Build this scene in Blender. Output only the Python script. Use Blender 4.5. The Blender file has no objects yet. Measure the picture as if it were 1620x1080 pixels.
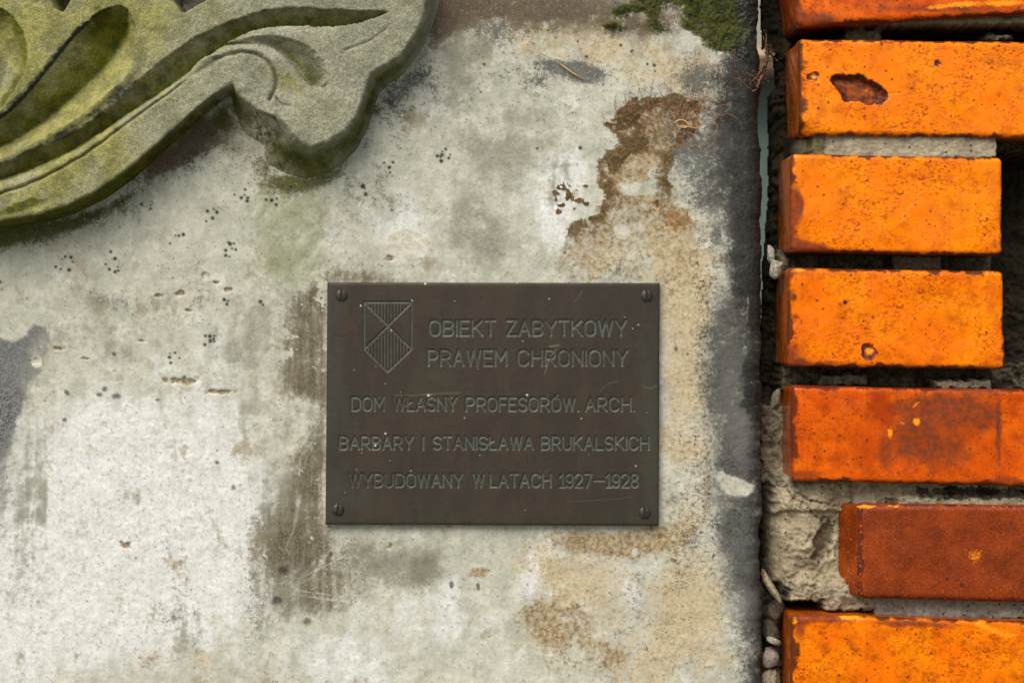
import bpy, bmesh, math, random
import numpy as np
from mathutils import Vector
R = math.radians
rng = np.random.RandomState(7)
random.seed(7)
scn = bpy.context.scene

# ------------------------------------------------------------------ camera, sky, sun, exposure
S = 0.0004            # metres per photograph pixel on the plane of the wall
DPX = 3000.0          # camera distance in the same pixels (1.2 m)
ZC = 1.6              # height of the picture centre over the ground
cam_d = bpy.data.cameras.new("camera"); cam = bpy.data.objects.new("camera", cam_d)
scn.collection.objects.link(cam); scn.camera = cam
cam.location = (0, -DPX * S, ZC); cam.rotation_euler = (R(90), 0, 0)
cam_d.sensor_width = 36; cam_d.lens = 36 * DPX / 1620.0
cam_d.clip_start = 0.01; cam_d.clip_end = 200
cam_d.dof.use_dof = True; cam_d.dof.focus_distance = DPX * S; cam_d.dof.aperture_fstop = 7.1
SUN = Vector((-0.40, -0.80, 1.05)).normalized()
w = bpy.data.worlds.new("World"); scn.world = w; w.use_nodes = True
nt = w.node_tree; nt.nodes.clear()
sky = nt.nodes.new("ShaderNodeTexSky"); sky.sky_type = 'NISHITA'; sky.sun_disc = False
sky.sun_elevation = math.asin(SUN.z); sky.sun_rotation = math.atan2(SUN.x, SUN.y)
sky.air_density = 1.0; sky.dust_density = 4.0; sky.ozone_density = 1.0
bg = nt.nodes.new("ShaderNodeBackground"); bg.inputs[1].default_value = 0.10
wo = nt.nodes.new("ShaderNodeOutputWorld")
nt.links.new(sky.outputs[0], bg.inputs[0]); nt.links.new(bg.outputs[0], wo.inputs[0])
sl = bpy.data.lights.new("sun", 'SUN'); so = bpy.data.objects.new("sun", sl); scn.collection.objects.link(so)
sl.energy = 2.0; sl.angle = R(46); sl.color = (1.0, 0.975, 0.92)
so.rotation_euler = SUN.to_track_quat('Z', 'Y').to_euler(); so.location = (-1, -2, 4)
scn.view_settings.view_transform = 'Standard'; scn.view_settings.look = 'None'
scn.view_settings.exposure = 0.53; scn.view_settings.gamma = 1.0

# ------------------------------------------------------------------ noise and mask helpers (numpy)
def perlin(x, y, seed=0):
    r = np.random.RandomState(seed + 11)
    p = r.permutation(512); a = r.rand(512) * 2 * np.pi
    gx, gy = np.cos(a), np.sin(a)
    x = np.asarray(x, float); y = np.asarray(y, float)
    xi = np.floor(x).astype(int); yi = np.floor(y).astype(int); xf = x - xi; yf = y - yi
    u = xf * xf * xf * (xf * (xf * 6 - 15) + 10); v = yf * yf * yf * (yf * (yf * 6 - 15) + 10)
    def g(ix, iy, dx, dy):
        h = p[(p[ix & 511] + iy) & 511]
        return gx[h] * dx + gy[h] * dy
    n00 = g(xi, yi, xf, yf); n10 = g(xi + 1, yi, xf - 1, yf)
    n01 = g(xi, yi + 1, xf, yf - 1); n11 = g(xi + 1, yi + 1, xf - 1, yf - 1)
    a0 = n00 + u * (n10 - n00); a1 = n01 + u * (n11 - n01)
    return (a0 + v * (a1 - a0)) * 1.5
def fbm(x, y, s, octv=4, seed=0, gain=0.55):
    o = 0; amp = 1; t = 0; f = 1.0 / s
    for k in range(octv):
        o = o + amp * perlin(x * f + 37.1 * k, y * f - 21.7 * k, seed * 7 + k); t += amp; amp *= gain; f *= 2.03
    return o / t * 1.4
def ss(a, b, x):
    t = np.clip((x - a) / (b - a), 0, 1); return t * t * (3 - 2 * t)
def gau(U, V, cx, cy, rx, ry=None, rot=0.0):
    ry = ry or rx; c, s = math.cos(R(rot)), math.sin(R(rot)); x = U - cx; y = V - cy
    return np.exp(-((x * c + y * s) / rx) ** 2 - ((-x * s + y * c) / ry) ** 2)
def blobs(U, V, L):
    o = np.zeros_like(U)
    for b in L:
        st = b[5] if len(b) > 5 else 1.0
        o = o + st * gau(U, V, b[0], b[1], b[2], b[3], b[4] if len(b) > 4 else 0)
    return o
def seg_d(U, V, pts, closed=False):
    d = np.full(U.shape, 1e9); n = len(pts)
    for i in range(n if closed else n - 1):
        ax, ay = pts[i]; bx, by = pts[(i + 1) % n]; dx, dy = bx - ax, by - ay; L = dx * dx + dy * dy + 1e-12
        t = np.clip(((U - ax) * dx + (V - ay) * dy) / L, 0, 1)
        d = np.minimum(d, (U - ax - t * dx) ** 2 + (V - ay - t * dy) ** 2)
    return np.sqrt(d)
def inside(U, V, pts):
    c = np.zeros(U.shape, bool); n = len(pts)
    for i in range(n):
        ax, ay = pts[i]; bx, by = pts[(i + 1) % n]
        if ay == by: continue
        c ^= ((ay > V) != (by > V)) & (U < (bx - ax) * (V - ay) / (by - ay) + ax)
    return c
def sdf(U, V, pts):
    d = seg_d(U, V, pts, True); return np.where(inside(U, V, pts), -d, d)
def smooth_poly(pts, n=2, closed=False):
    for _ in range(n):
        o = []; m = len(pts)
        for i in range(m if closed else m - 1):
            a = pts[i]; b = pts[(i + 1) % m]
            o += [(a[0] * .75 + b[0] * .25, a[1] * .75 + b[1] * .25), (a[0] * .25 + b[0] * .75, a[1] * .25 + b[1] * .75)]
        pts = o if closed else [pts[0]] + o + [pts[-1]]
    return pts
def cv(pts, h):                       # picture pixels seen at height h over the wall plane -> wall-plane pixels
    k = (DPX - h) / DPX
    return [(810 + (p[0] - 810) * k, 540 + (p[1] - 540) * k) for p in pts]
def lin(c):
    return tuple(((x / 255) / 12.92 if x / 255 <= 0.04045 else ((x / 255 + 0.055) / 1.055) ** 2.4) for x in c)
KALB = 0.80
def alb(c, k=KALB):
    return tuple(min(0.9, x * k) for x in lin(c)) + (1,)

# ------------------------------------------------------------------ mesh helpers
def wpos(u, v, h):
    return np.stack([(u - 810) * S, -h * S, ZC + (540 - v) * S], -1)
def link(name, me, mat, origin, parent=None):
    o = bpy.data.objects.new(name, me); scn.collection.objects.link(o)
    if mat: me.materials.append(mat)
    o.location = origin
    if parent is not None:
        o.parent = parent; o.location = Vector(origin) - Vector(parent['_o'])
    o['_o'] = list(origin)
    return o
def raw_mesh(name, co, quads, smooth=True):
    me = bpy.data.meshes.new(name)
    me.vertices.add(len(co)); me.vertices.foreach_set("co", np.ascontiguousarray(co, dtype=np.float32).ravel())
    q = np.asarray(quads, dtype=np.int32); k = q.shape[1]
    me.loops.add(q.size); me.loops.foreach_set("vertex_index", q.ravel())
    me.polygons.add(len(q)); me.polygons.foreach_set("loop_start", np.arange(0, q.size, k, dtype=np.int32))
    me.update(calc_edges=True)
    me.polygons.foreach_set("use_smooth", np.full(len(q), smooth))
    return me
def set_attr(me, name, a):
    at = me.attributes.new(name, 'FLOAT', 'POINT'); at.data.foreach_set("value", np.ascontiguousarray(a, dtype=np.float32).ravel())
def field(name, U, V, Hh, mat, attrs=None, keep=None, origin=None, parent=None):
    """a relief surface: grid U, V (pixels), height Hh towards the viewer"""
    nj, ni = U.shape
    idx = np.arange(nj * ni).reshape(nj, ni)
    q = np.stack([idx[:-1, :-1], idx[1:, :-1], idx[1:, 1:], idx[:-1, 1:]], -1).reshape(-1, 4)
    if keep is not None: q = q[keep.reshape(-1)]
    used = np.zeros(nj * ni, bool); used[q.ravel()] = True
    remap = np.cumsum(used) - 1; q = remap[q]
    co = wpos(U, V, Hh).reshape(-1, 3)[used]
    if origin is None: origin = (float(co[:, 0].mean()), float(co[:, 1].max()), float(co[:, 2].min()))
    me = raw_mesh(name, co - np.array(origin), q)
    for k, a in (attrs or {}).items(): set_attr(me, k, np.broadcast_to(a, U.shape).reshape(-1)[used])
    return link(name, me, mat, origin, parent)
def tag(o, label, cat, group=None, kind=None):
    o['label'] = label; o['category'] = cat
    if group: o['group'] = group
    if kind: o['kind'] = kind
    return o

# ------------------------------------------------------------------ material helpers
class NT:
    def __init__(s, name):
        s.m = bpy.data.materials.new(name); s.m.use_nodes = True; s.t = s.m.node_tree; s.t.nodes.clear()
        s.out = s.n("ShaderNodeOutputMaterial"); s.b = s.n("ShaderNodeBsdfPrincipled"); s.l(s.b.outputs[0], s.out.inputs[0])
        s.co = s.n("ShaderNodeTexCoord").outputs['Object']
    def n(s, k): return s.t.nodes.new(k)
    def l(s, a, b): s.t.links.new(a, b)
    def put(s, sock, v):
        if hasattr(v, 'is_linked') or isinstance(v, bpy.types.NodeSocket): s.l(v, sock)
        else: sock.default_value = v
    def attr(s, name):
        a = s.n("ShaderNodeAttribute"); a.attribute_name = name; return a.outputs['Fac']
    def noise(s, px, detail=4, rough=0.6, scale=(1, 1, 1), dist=0.0, off=0.0):
        mp = s.n("ShaderNodeMapping"); s.l(s.co, mp.inputs[0]); mp.inputs['Scale'].default_value = scale; mp.inputs['Location'].default_value = (off, off * .7, off * 1.3)
        t = s.n("ShaderNodeTexNoise"); t.inputs['Scale'].default_value = 1 / (px * S); t.inputs['Detail'].default_value = detail
        t.inputs['Roughness'].default_value = rough; t.inputs['Distortion'].default_value = dist
        s.l(mp.outputs[0], t.inputs['Vector']); return t.outputs['Fac']
    def voro(s, px, off=0.0):
        mp = s.n("ShaderNodeMapping"); s.l(s.co, mp.inputs[0]); mp.inputs['Location'].default_value = (off, off, off)
        t = s.n("ShaderNodeTexVoronoi"); t.inputs['Scale'].default_value = 1 / (px * S); s.l(mp.outputs[0], t.inputs['Vector'])
        return t.outputs['Distance'], t.outputs['Color']
    def rng(s, v, a, b, c=0.0, d=1.0, smooth=True):
        m = s.n("ShaderNodeMapRange"); m.interpolation_type = 'SMOOTHSTEP' if smooth else 'LINEAR'
        s.put(m.inputs['Value'], v); m.inputs['From Min'].default_value = a; m.inputs['From Max'].default_value = b
        m.inputs['To Min'].default_value = c; m.inputs['To Max'].default_value = d; return m.outputs[0]
    def math(s, op, a, b=0.0):
        m = s.n("ShaderNodeMath"); m.operation = op; s.put(m.inputs[0], a); s.put(m.inputs[1], b); return m.outputs[0]
    def mix(s, f, a, b, mode='MIX'):
        m = s.n("ShaderNodeMix"); m.data_type = 'RGBA'; m.blend_type = mode
        s.put(m.inputs[0], f); s.put(m.inputs[6], a); s.put(m.inputs[7], b); return m.outputs[2]
    def val(s, v):                                     # grey colour from a value
        c = s.n("ShaderNodeCombineColor"); [s.l(v, c.inputs[i]) for i in range(3)]; return c.outputs[0]
    def bump(s, h, strength, dist_px, prev=None):
        b = s.n("ShaderNodeBump"); b.inputs['Strength'].default_value = strength; b.inputs['Distance'].default_value = dist_px * S
        s.l(h, b.inputs['Height'])
        if prev is not None: s.l(prev, b.inputs['Normal'])
        return b.outputs[0]
    def done(s, col, rough=0.9, normal=None, spec=0.3):
        s.put(s.b.inputs['Base Color'], col); s.put(s.b.inputs['Roughness'], rough); s.b.inputs['Specular IOR Level'].default_value = spec
        if normal is not None: s.l(normal, s.b.inputs['Normal'])
        return s.m

# ------------------------------------------------------------------ the plaster slab
def build_slab():
    st = 1.6
    EDGE = 1207.0
    us = np.concatenate([np.linspace(-420, -42, 60), np.arange(-40, EDGE - 30, st), np.linspace(EDGE - 30, EDGE, 26)])
    drop = np.where(us > EDGE - 28, 28 - np.sqrt(np.maximum(28 ** 2 - np.maximum(us - (EDGE - 28), 0) ** 2, 0)), 0.0)
    us = np.concatenate([us, [EDGE + 1, EDGE + 1, EDGE, EDGE]]); drop = np.concatenate([drop, [45, 80, 130, 190]])
    vs = np.concatenate([np.linspace(-420, -32, 60), np.arange(-30, 1110, st), np.linspace(1112, 1500, 60)])
    U, V = np.meshgrid(us, vs); DR = np.broadcast_to(drop, U.shape)
    nb = fbm(U, V, 230, 4, 1); nm = fbm(U, V, 70, 5, 2); nsml = fbm(U, V, 18, 4, 3); nt_ = fbm(U, V, 5, 3, 4)
    nm2 = fbm(U, V, 75, 5, 5); ns2 = fbm(U, V, 22, 4, 6); nv = fbm(U, V * 0.22, 26, 4, 8); nbr = fbm(U, V, 110, 6, 9, 0.70); nmr = fbm(U, V, 48, 5, 10, 0.72)
    rag = 0.5 * nm + 0.45 * nsml + 0.25 * nt_          # ragged edge noise
    rag2 = 0.5 * nm2 + 0.45 * ns2 + 0.25 * nt_
    A = {}
    diag0 = fbm(U * .87 + V * .5, (V * .87 - U * .5) * 0.2, 12, 3, 22)
    # white limewash that has stayed brighter
    m = blobs(U, V, [(120, 800, 190, 200), (300, 760, 150, 160, 0, .8), (60, 1000, 160, 140, 0, .9), (300, 920, 110, 150, 0, .8), (640, 370, 45, 36, 0, 1.3), (690, 290, 60, 50, 0, .6), (900, 270, 70, 50, 0, .9),
        (880, 350, 35, 60, 0, .9), (820, 330, 60, 60, 0, .4), (850, 890, 30, 55, 25, 1.2), (700, 960, 90, 60, 0, .7), (560, 1040, 110, 70, 0, .9), (720, 130, 90, 80, 0, .35), (640, 640, 10, 10, 0, 0), (340, 540, 60, 80, 0, .5),
        (180, 690, 60, 60, 0, .3), (640, 470, 40, 20, 0, .3), (990, 930, 30, 40, 0, .9), (780, 1040, 50, 40, 0, .5), (480, 400, 30, 20, 0, .4), (60, 470, 100, 60, 0, .25), (250, 340, 130, 60, 0, .35), (420, 880, 40, 130, 0, .4)])
    A['white'] = ss(0.0, 1.25, m + 0.35 * nm + 0.20 * nsml + 0.40 * nv + .35 * nbr)
    wm = m
    # warm cream tone
    m = blobs(U, V, [(1085, 560, 55, 260, 0, 1), (1000, 400, 90, 70, 0, .7), (900, 900, 120, 60, 0, .8), (1000, 1020, 180, 90, 0, .7), (850, 60, 130, 60, 0, .5), (1060, 110, 120, 50, 0, .7), (960, 40, 90, 50, 0, .4), (300, 1040, 110, 50, 0, .5), (130, 410, 130, 60, 0, .35), (1100, 960, 60, 120, 0, .6), (280, 900, 60, 60, 0, .25)])
    A['warm'] = ss(0.05, 1.1, m + 0.45 * nm2 + 0.25 * ns2 + .2 * nbr)
    # grey green weathered mottling
    m = blobs(U, V, [(800, 220, 120, 130, 0, .5), (730, 90, 90, 70, 0, .55), (200, 570, 170, 100, 0, .4), (350, 550, 80, 90, 0, .35), (440, 800, 60, 160, 0, .5), (620, 880, 130, 50, 0, .5), (780, 380, 90, 60, 0, .4), (560, 180, 60, 70, 0, .3), (30, 760, 60, 120, 0, .4), (400, 520, 40, 90, 0, .25), (980, 470, 50, 20, 0, .3), (270, 1000, 60, 60, 0, .35), (20, 980, 60, 100, 0, .35), (700, 600, 700, 600, 0, .05)])
    m = m + (0.30 * nv + .38 * fbm(U, V * .12, 20, 4, 24)) * np.clip(wm, 0, 1) + .2 * fbm(U, V * .1, 14, 3, 25) * ss(380, 620, V) - .25 * np.clip(wm, 0, 1) + blobs(U, V, [(1080, 330, 60, 100, 0, .4), (200, 480, 150, 60, 0, .3), (40, 640, 60, 130, 20, .4), (50, 840, 50, 160, 0, .45), (300, 1000, 40, 90, 0, .45), (720, 330, 60, 60, 0, .3), (800, 260, 120, 80, 0, .3), (440, 800, 46, 110, 8, .4), (440, 940, 60, 90, 0, .55), (660, 905, 40, 36, 20, .6), (600, 910, 60, 30, 0, .4), (1100, 860, 50, 60, 0, .4)])
    A['mott'] = ss(0.0, 1.15, m + 0.8 * nbr + 0.25 * ns2 + .2 * nm)
    A['speck'] = np.clip(.22 + .55 * nmr + .35 * nb - .42 * np.clip(wm, 0, 1) + blobs(U, V, [(740, 130, 140, 100, 0, .4), (930, 180, 120, 60, 0, .25), (1110, 150, 60, 60, 0, .5), (1100, 300, 40, 90, 0, .3), (200, 440, 200, 80, 0, .18), (330, 540, 100, 90, 0, .2), (640, 310, 90, 60, 0, .3), (640, 180, 60, 60, 0, .35), (420, 860, 40, 160, 0, .4), (470, 1040, 70, 40, 0, .35), (300, 260, 130, 40, -30, .45), (120, 350, 160, 40, -15, .5), (1080, 860, 60, 120, 0, .4), (960, 430, 110, 40, 0, .3), (1110, 560, 30, 200, 0, .3), (960, 1030, 200, 60, 0, .2), (90, 700, 60, 60, 0, .2)]), 0, 1)
    A['patch'] = ss(.15, .6, fbm(U, V, 46, 5, 12, .68))
    A['dim'] = ss(.12, .75, fbm(U * 1.15, V * .8, 60, 5, 13, .68) + blobs(U, V, [(840, 30, 200, 50, 0, .55), (740, 60, 60, 60, 0, .3), (1080, 100, 90, 50, 0, .45), (450, 620, 50, 200, 0, .3), (420, 880, 40, 120, 0, .35), (150, 480, 120, 60, 0, .2), (1100, 600, 30, 240, 0, .3), (1000, 860, 120, 30, 0, .25)]))
    # pale green algae under the relief tip
    m = blobs(U, V, [(440, 350, 60, 110, -12, 1), (520, 330, 60, 60, 0, .6), (470, 420, 80, 40, -20, .6), (120, 400, 130, 30, -18, .4)])
    A['algae'] = ss(0.0, 1.3, m + 0.3 * nm + .25 * nsml + .15 * diag0)
    # tan area above and round the plate
    tan_p = [(1000, 158), (968, 190), (970, 212), (978, 224), (947, 255), (950, 285), (958, 312), (940, 338), (906, 352), (893, 372), (884, 402), (874, 432), (866, 450), (1060, 460), (1118, 470), (1128, 420), (1112, 395), (1112, 370), (1098, 345), (1070, 322), (1060, 290), (1062, 262), (1078, 225), (1116, 205), (1114, 160), (1060, 150)]
    d = sdf(U, V, tan_p); tn = ss(6, -8, d + 20 * rag)
    white_in = blobs(U, V, [(1040, 277, 14, 12, 0, 1.1), (985, 366, 13, 12, 0, 1.3), (1000, 300, 26, 12, 0, .8), (1055, 240, 14, 8, 0, .6), (1030, 300, 24, 8, 10, .9), (1075, 305, 12, 14, 0, .7), (960, 340, 10, 8, 0, .5), (1020, 325, 16, 8, 0, .5), (955, 400, 18, 12, 0, .4)])
    tn = tn * (1 - ss(.3, .7, white_in + .5 * rag2)) * (1 - .5 * ss(330, 430, V + 40 * nm))
    d2 = blobs(U, V, [(760, 905, 30, 14, 0, .8), (940, 860, 80, 26, 8, 1), (1040, 850, 60, 30, 0, .8), (860, 980, 55, 50, 0, .6), (920, 1010, 90, 60, 0, .5), (1010, 1050, 100, 40, 0, .4), (800, 430, 50, 14, 0, .5), (1110, 600, 20, 220, 0, .5), (280, 900, 26, 38, 0, .5), (250, 1040, 90, 40, 0, .45), (640, 425, 80, 14, 0, .4), (960, 130, 60, 30, 0, .2)])
    A['tan'] = np.clip(np.maximum(tn * (0.72 + 0.55 * rag2), 0.75 * ss(.25, .8, d2 + .55 * rag)), 0, 1)
    # brown rim of that area, spots beside it, ochre
    rim = ss(40, 4, -d - 14 * rag) * ss(4, -2, d + 18 * rag) * ss(1080, 1050, U + .35 * (V - 300)) * ss(430, 360, V + 30 * rag)
    rim = np.maximum(rim * ss(-.6, .2, rag2 + .1) * (.8 + .3 * nsml), .9 * ss(.35, .8, blobs(U, V, [(970, 262, 16, 26, 20, .8), (950, 330, 20, 16, 0, .6), (1000, 235, 34, 14, -20, .7), (992, 178, 22, 14, 0, .8), (1052, 262, 12, 30, 0, .75), (1030, 225, 26, 20, 0, .25), (1040, 195, 50, 22, 0, .25), (1000, 200, 20, 20, 0, .45), (905, 425, 26, 18, 0, .45)]) + .42 * rag2))
    spots = sum(ss(1.0, 0.55, np.sqrt(((U - x) / a) ** 2 + ((V - y) / b) ** 2) + 1.0 * nsml + .5 * nt_) for x, y, a, b in
                [(893, 299, 13, 9), (881, 305, 7, 6), (899, 310, 7, 10), (898, 312, 5, 6), (888, 324, 7, 3), (880, 316, 3, 5), (912, 300, 4, 3), (926, 294, 6, 3), (916, 318, 8, 4), (928, 322, 5, 4), (908, 330, 5, 3), (884, 335, 5, 4), (935, 345, 4, 4), (905, 316, 3, 2), (968, 197, 12, 3.5), (1004, 157, 6, 4), (1039, 157, 4, 5)])
    A['brown'] = np.clip(np.maximum(rim, spots), 0, 1)
    A['ochre'] = ss(.1, 1.0, blobs(U, V, [(1085, 352, 30, 22, 20, 1), (1060, 345, 20, 12, 0, .6), (1075, 205, 40, 20, 0, .35), (905, 370, 20, 10, 0, .4), (1030, 330, 40, 20, 0, .4), (1160, 110, 40, 20, 0, .3)]) + .55 * rag2)
    # brown grey grime left of the plate
    gr_p = [(434, 432), (470, 446), (500, 428), (512, 408), (560, 404), (640, 428), (700, 442), (700, 470), (530, 470), (530, 826), (548, 880), (600, 870), (560, 940), (545, 978), (470, 996), (415, 1012), (388, 1060), (384, 900), (378, 830), (400, 800), (430, 770), (460, 705), (490, 650), (470, 640), (442, 668), (424, 640), (432, 560)]
    dg = sdf(U, V, gr_p)
    diag = fbm((U * .87 + V * .5) , (V * .87 - U * .5) * 0.12, 9, 3, 21)       # brush strokes
    g = ss(8, -34, dg + 14 * rag) * (0.64 + 0.22 * nm2 + .22 * nsml + .15 * nt_ + .25 * fbm(U, V * .16, 10, 4, 23)) * (.85 + .4 * ss(440, 515, U))
    g = g + .35 * blobs(U, V, [(470, 480, 30, 40, 0, .8), (490, 880, 50, 40, 0, .9), (500, 455, 30, 22), (480, 560, 40, 60), (480, 610, 40, 30), (480, 730, 30, 60, 20), (478, 850, 40, 60), (500, 960, 60, 30), (430, 900, 30, 60)])
    br = blobs(U, V, [(450, 690, 40, 55, 28, 1), (500, 985, 70, 16, -8, .7), (440, 980, 40, 40, 0, .7), (505, 890, 50, 12, -25, .6)])
    g = g * (1 - .8 * np.clip(br, 0, 1) * ss(-.12, .28, diag)) * (1 - ss(.35, .6, blobs(U, V, [(460, 452, 10, 6), (478, 455, 8, 8), (508, 458, 9, 16, 20), (452, 523, 8, 5, 0, .8), (450, 562, 20, 8, -15, .7), (440, 650, 20, 20, 0, .7)]) + .7 * nsml + .3 * nt_))
    line = lambda pts, wd: ss(wd * .85, 0, seg_d(U, V, pts) + 2.2 * nsml + .8 * nt_)
    scr = np.zeros_like(U)
    for pts, wd in [([(474, 784), (470, 810), (464, 840), (452, 864)], 5), ([(470, 790), (462, 842)], 3), ([(498, 760), (512, 752), (511, 745)], 3), ([(497, 764), (508, 766)], 2.5), ([(470, 915), (520, 892), (545, 878)], 2.6), ([(455, 938), (500, 945), (560, 952)], 3), ([(440, 930), (520, 940)], 2.2),
        ([(438, 962), (440, 1010)], 2.5), ([(445, 966), (450, 1015)], 2.2), ([(448, 958), (453, 1000)], 1.6), ([(452, 868), (458, 876)], 4), ([(415, 1022), (470, 1012), (545, 985)], 2.4), ([(470, 925), (510, 905)], 1.8), ([(820, 73), (870, 95)], 1)] + \
        [([(460 - i * 4, 660 + i * 9), (440 - i * 4 + 14, 660 + i * 9 + 34)][::-1], 2.0) for i in range(0, 9)]:
        scr = np.maximum(scr, line(pts, wd))
    g = g * (1 - .65 * scr * np.clip(.7 + .9 * nsml + .5 * nt_, 0, 1))
    g2 = ss(.3, .9, blobs(U, V, [(520, 930, 90, 70, -20, .9), (600, 880, 100, 34, 10, .5), (670, 910, 26, 40, 20, .75), (590, 420, 90, 18, 0, .6), (1040, 838, 40, 20, 0, .3)]) + .4 * rag2) * .6
    straight = ss(429, 434, U + 1.5 * nsml) + ss(640, 690, V) + ss(440, 425, V)
    g = g * np.clip(straight, 0.12, 1) * (.88 + .3 * fbm(U, V * .12, 12, 4, 26))
    A['grime'] = np.clip(np.maximum(g, g2 * (1 - .7 * scr)) * (1 - .2 * ss(800, 980, V)), 0, 1)
    # grey lichen bloom, blue grey
    m = blobs(U, V, [(900, 108, 46, 16, 8, 1.3), (930, 122, 28, 13, 0, 1.1), (880, 104, 30, 8, 0, .5), (795, 45, 36, 34, 30, .8), (850, 130, 20, 14, 0, .6), (770, 70, 30, 30, 0, .4), (690, 135, 30, 40, 0, .3), (620, 165, 26, 40, 20, .8), (650, 130, 30, 24, -40, .6), (990, 140, 40, 20, 0, .3), (1120, 120, 50, 40, 0, .8), (1090, 130, 30, 20, 0, .5),
        (1105, 280, 55, 70, 0, .75), (1080, 240, 40, 30, 0, .5), (1090, 200, 30, 40, 0, .3), (780, 225, 60, 40, 0, .35), (800, 130, 50, 30, 0, .35), (640, 320, 20, 20, 0, .35), (620, 340, 16, 20, 0, .4), (190, 480, 50, 20, 20, .4), (105, 490, 16, 40, 0, .35), (160, 475, 30, 20, 40, .4), (960, 210, 60, 40, 0, .25), (1000, 970, 24, 30, 0, .6), (1010, 920, 16, 26, 0, .5), (1080, 1045, 40, 14, 0, .4), (680, 90, 30, 40, 0, .3), (400, 870, 14, 80, 0, .45), (395, 990, 20, 60, 0, .4), (290, 940, 20, 40, 15, .55), (265, 980, 40, 20, 0, .4)])
    grain = fbm(U, V, 6, 3, 31)
    A['grey'] = ss(.0, 1.2, m + .22 * nsml + .28 * nmr)
    # blue grey cement patch at the left
    bp = [(-420, 520), (0, 530), (22, 540), (38, 528), (52, 512), (66, 508), (78, 520), (78, 556), (72, 566), (66, 590), (50, 610), (36, 650), (24, 690), (14, 730), (10, 790), (4, 850), (-30, 880), (-420, 900)]
    db = sdf(U, V, bp); A['cement'] = ss(4, -7, db + 9 * rag) * ss(800, 600, V + 60 * nm + 2.0 * np.clip(U - 10, 0, 60)) * .95 + ss(24, -14, db + 20 * rag) * ss(600, 660, V) * .55
    # dark crust along the right edge
    cr = [(1330, -420), (1180, -420), (1180, 0), (1176, 60), (1160, 96), (1138, 130), (1118, 200), (1112, 270), (1112, 325), (1152, 350), (1162, 385), (1148, 402), (1152, 430), (1148, 460), (1136, 480), (1126, 520), (1120, 580), (1124, 650), (1132, 700), (1130, 760), (1136, 800), (1142, 860), (1148, 900), (1166, 940), (1170, 1000), (1176, 1080), (1180, 1500), (1330, 1500)]
    dc = sdf(U + 10 * ss(1000, 900, V), V, cr); c1 = ss(44, -50, dc + 30 * rag + 14 * ss(340, 200, V) * nm)
    chip = ss(.30, .85, blobs(U, V, [(1160, 768, 24, 18, 20, 1.1), (1142, 752, 8, 14, -30, .5), (1183, 772, 12, 10, 0, .6)]) + .2 * rag)
    crack = line([(1140, 744), (1152, 722), (1166, 706)], 1.6)
    isl = .7 * ss(.4, .8, blobs(U, V, [(1133, 375, 14, 22, 0, 1), (1140, 355, 16, 9, 0, .7), (1150, 392, 8, 12, 0, .6)]) + .2 * rag)
    fade = ss(.0, .5, .32 + .002 * (U - 1120) + .45 * nm2 + ss(300, 340, V) * .5)
    lightcr = blobs(U, V, [(1160, 560, 26, 60, 0, .5), (1172, 690, 20, 60, 0, .55), (1150, 640, 20, 60, 0, .4), (1165, 860, 30, 60, 0, .4), (1150, 250, 40, 60, 0, .45), (1180, 960, 16, 60, 0, .3)])
    A['crust'] = np.clip(np.maximum(c1 * (.62 + .38 * fade) * (1 - chip), isl * .8) * (1.0 + .55 * nmr + .3 * nsml), 0, 1)
    A['crlight'] = np.clip(lightcr + .45 * nmr + .35 * nbr, 0, 1)
    A['black'] = np.clip(ss(1150, 1204, U + 26 * nm + 14 * nsml + 12 * ss(420, 130, V)) * (0.55 + .6 * nm2 + .45 * ss(460, 200, V)) + .75 * ss(.2, .9, blobs(U, V, [(1185, 300, 36, 200, 0, 1.1), (1190, 620, 16, 60), (1148, 210, 30, 100, 0, .8), (1165, 120, 30, 40, 0, .7), (1175, 440, 30, 60, 0, .6)]) + .6 * rag2) + line([(1160, 150), (1175, 128)], 3) * 0, 0, 1) * (1 - chip)
    A['chip'] = np.clip(.60 * chip * (.75 + .9 * nsml + .5 * nmr) + line([(1183, 470), (1182, 500), (1186, 528)], 2.4) * .6, 0, 1)
    # soot, painted shadow and moss round the relief
    m = blobs(U, V, [(1060, 30, 120, 40, 0, .45), (1170, 130, 50, 40, 0, .7), (1140, 190, 30, 50, 0, .35), (1000, 100, 60, 20, 0, .2), (330, 205, 60, 40, -30, 1.2), (270, 250, 50, 22, -35, .9), (400, 245, 40, 30, 30, .7), (720, 10, 80, 44, 0, 1.0), (900, -20, 170, 60, 0, .9), (850, 30, 120, 40, 0, .35), (1000, 60, 80, 40, 0, .25), (690, 60, 24, 60, 20, .7), (800, 5, 90, 22, 0, .8), (620, 150, 30, 40, 0, .4), (240, 270, 60, 20, -30, .5), (100, -40, 260, 120, 0, 1.2), (400, -80, 200, 100), (590, 200, 26, 60, 20, .45), (540, 270, 40, 22, -35, .4), (160, 330, 60, 12, -25, .4)])  # soot stains, plus painted shadow behind the relief's top openings
    A['soot_shade'] = ss(.0, 1.25, m + .25 * nmr + .32 * nm + .25 * nsml)
    mu = blobs(U, V, [(40, 368, 150, 18, -12, 1.0), (190, 318, 80, 11, -27, .75), (352, 186, 16, 18, 0, .9), (335, 205, 30, 14, -20, .6), (300, 240, 40, 10, -37, .5), (486, 286, 46, 16, -6, 1.2), (415, 262, 26, 22, 35, .9), (594, 178, 10, 24, 20, .7), (540, 264, 30, 12, -38, .7), (445, 300, 40, 24, 0, .55), (-150, 390, 160, 40)])
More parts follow.
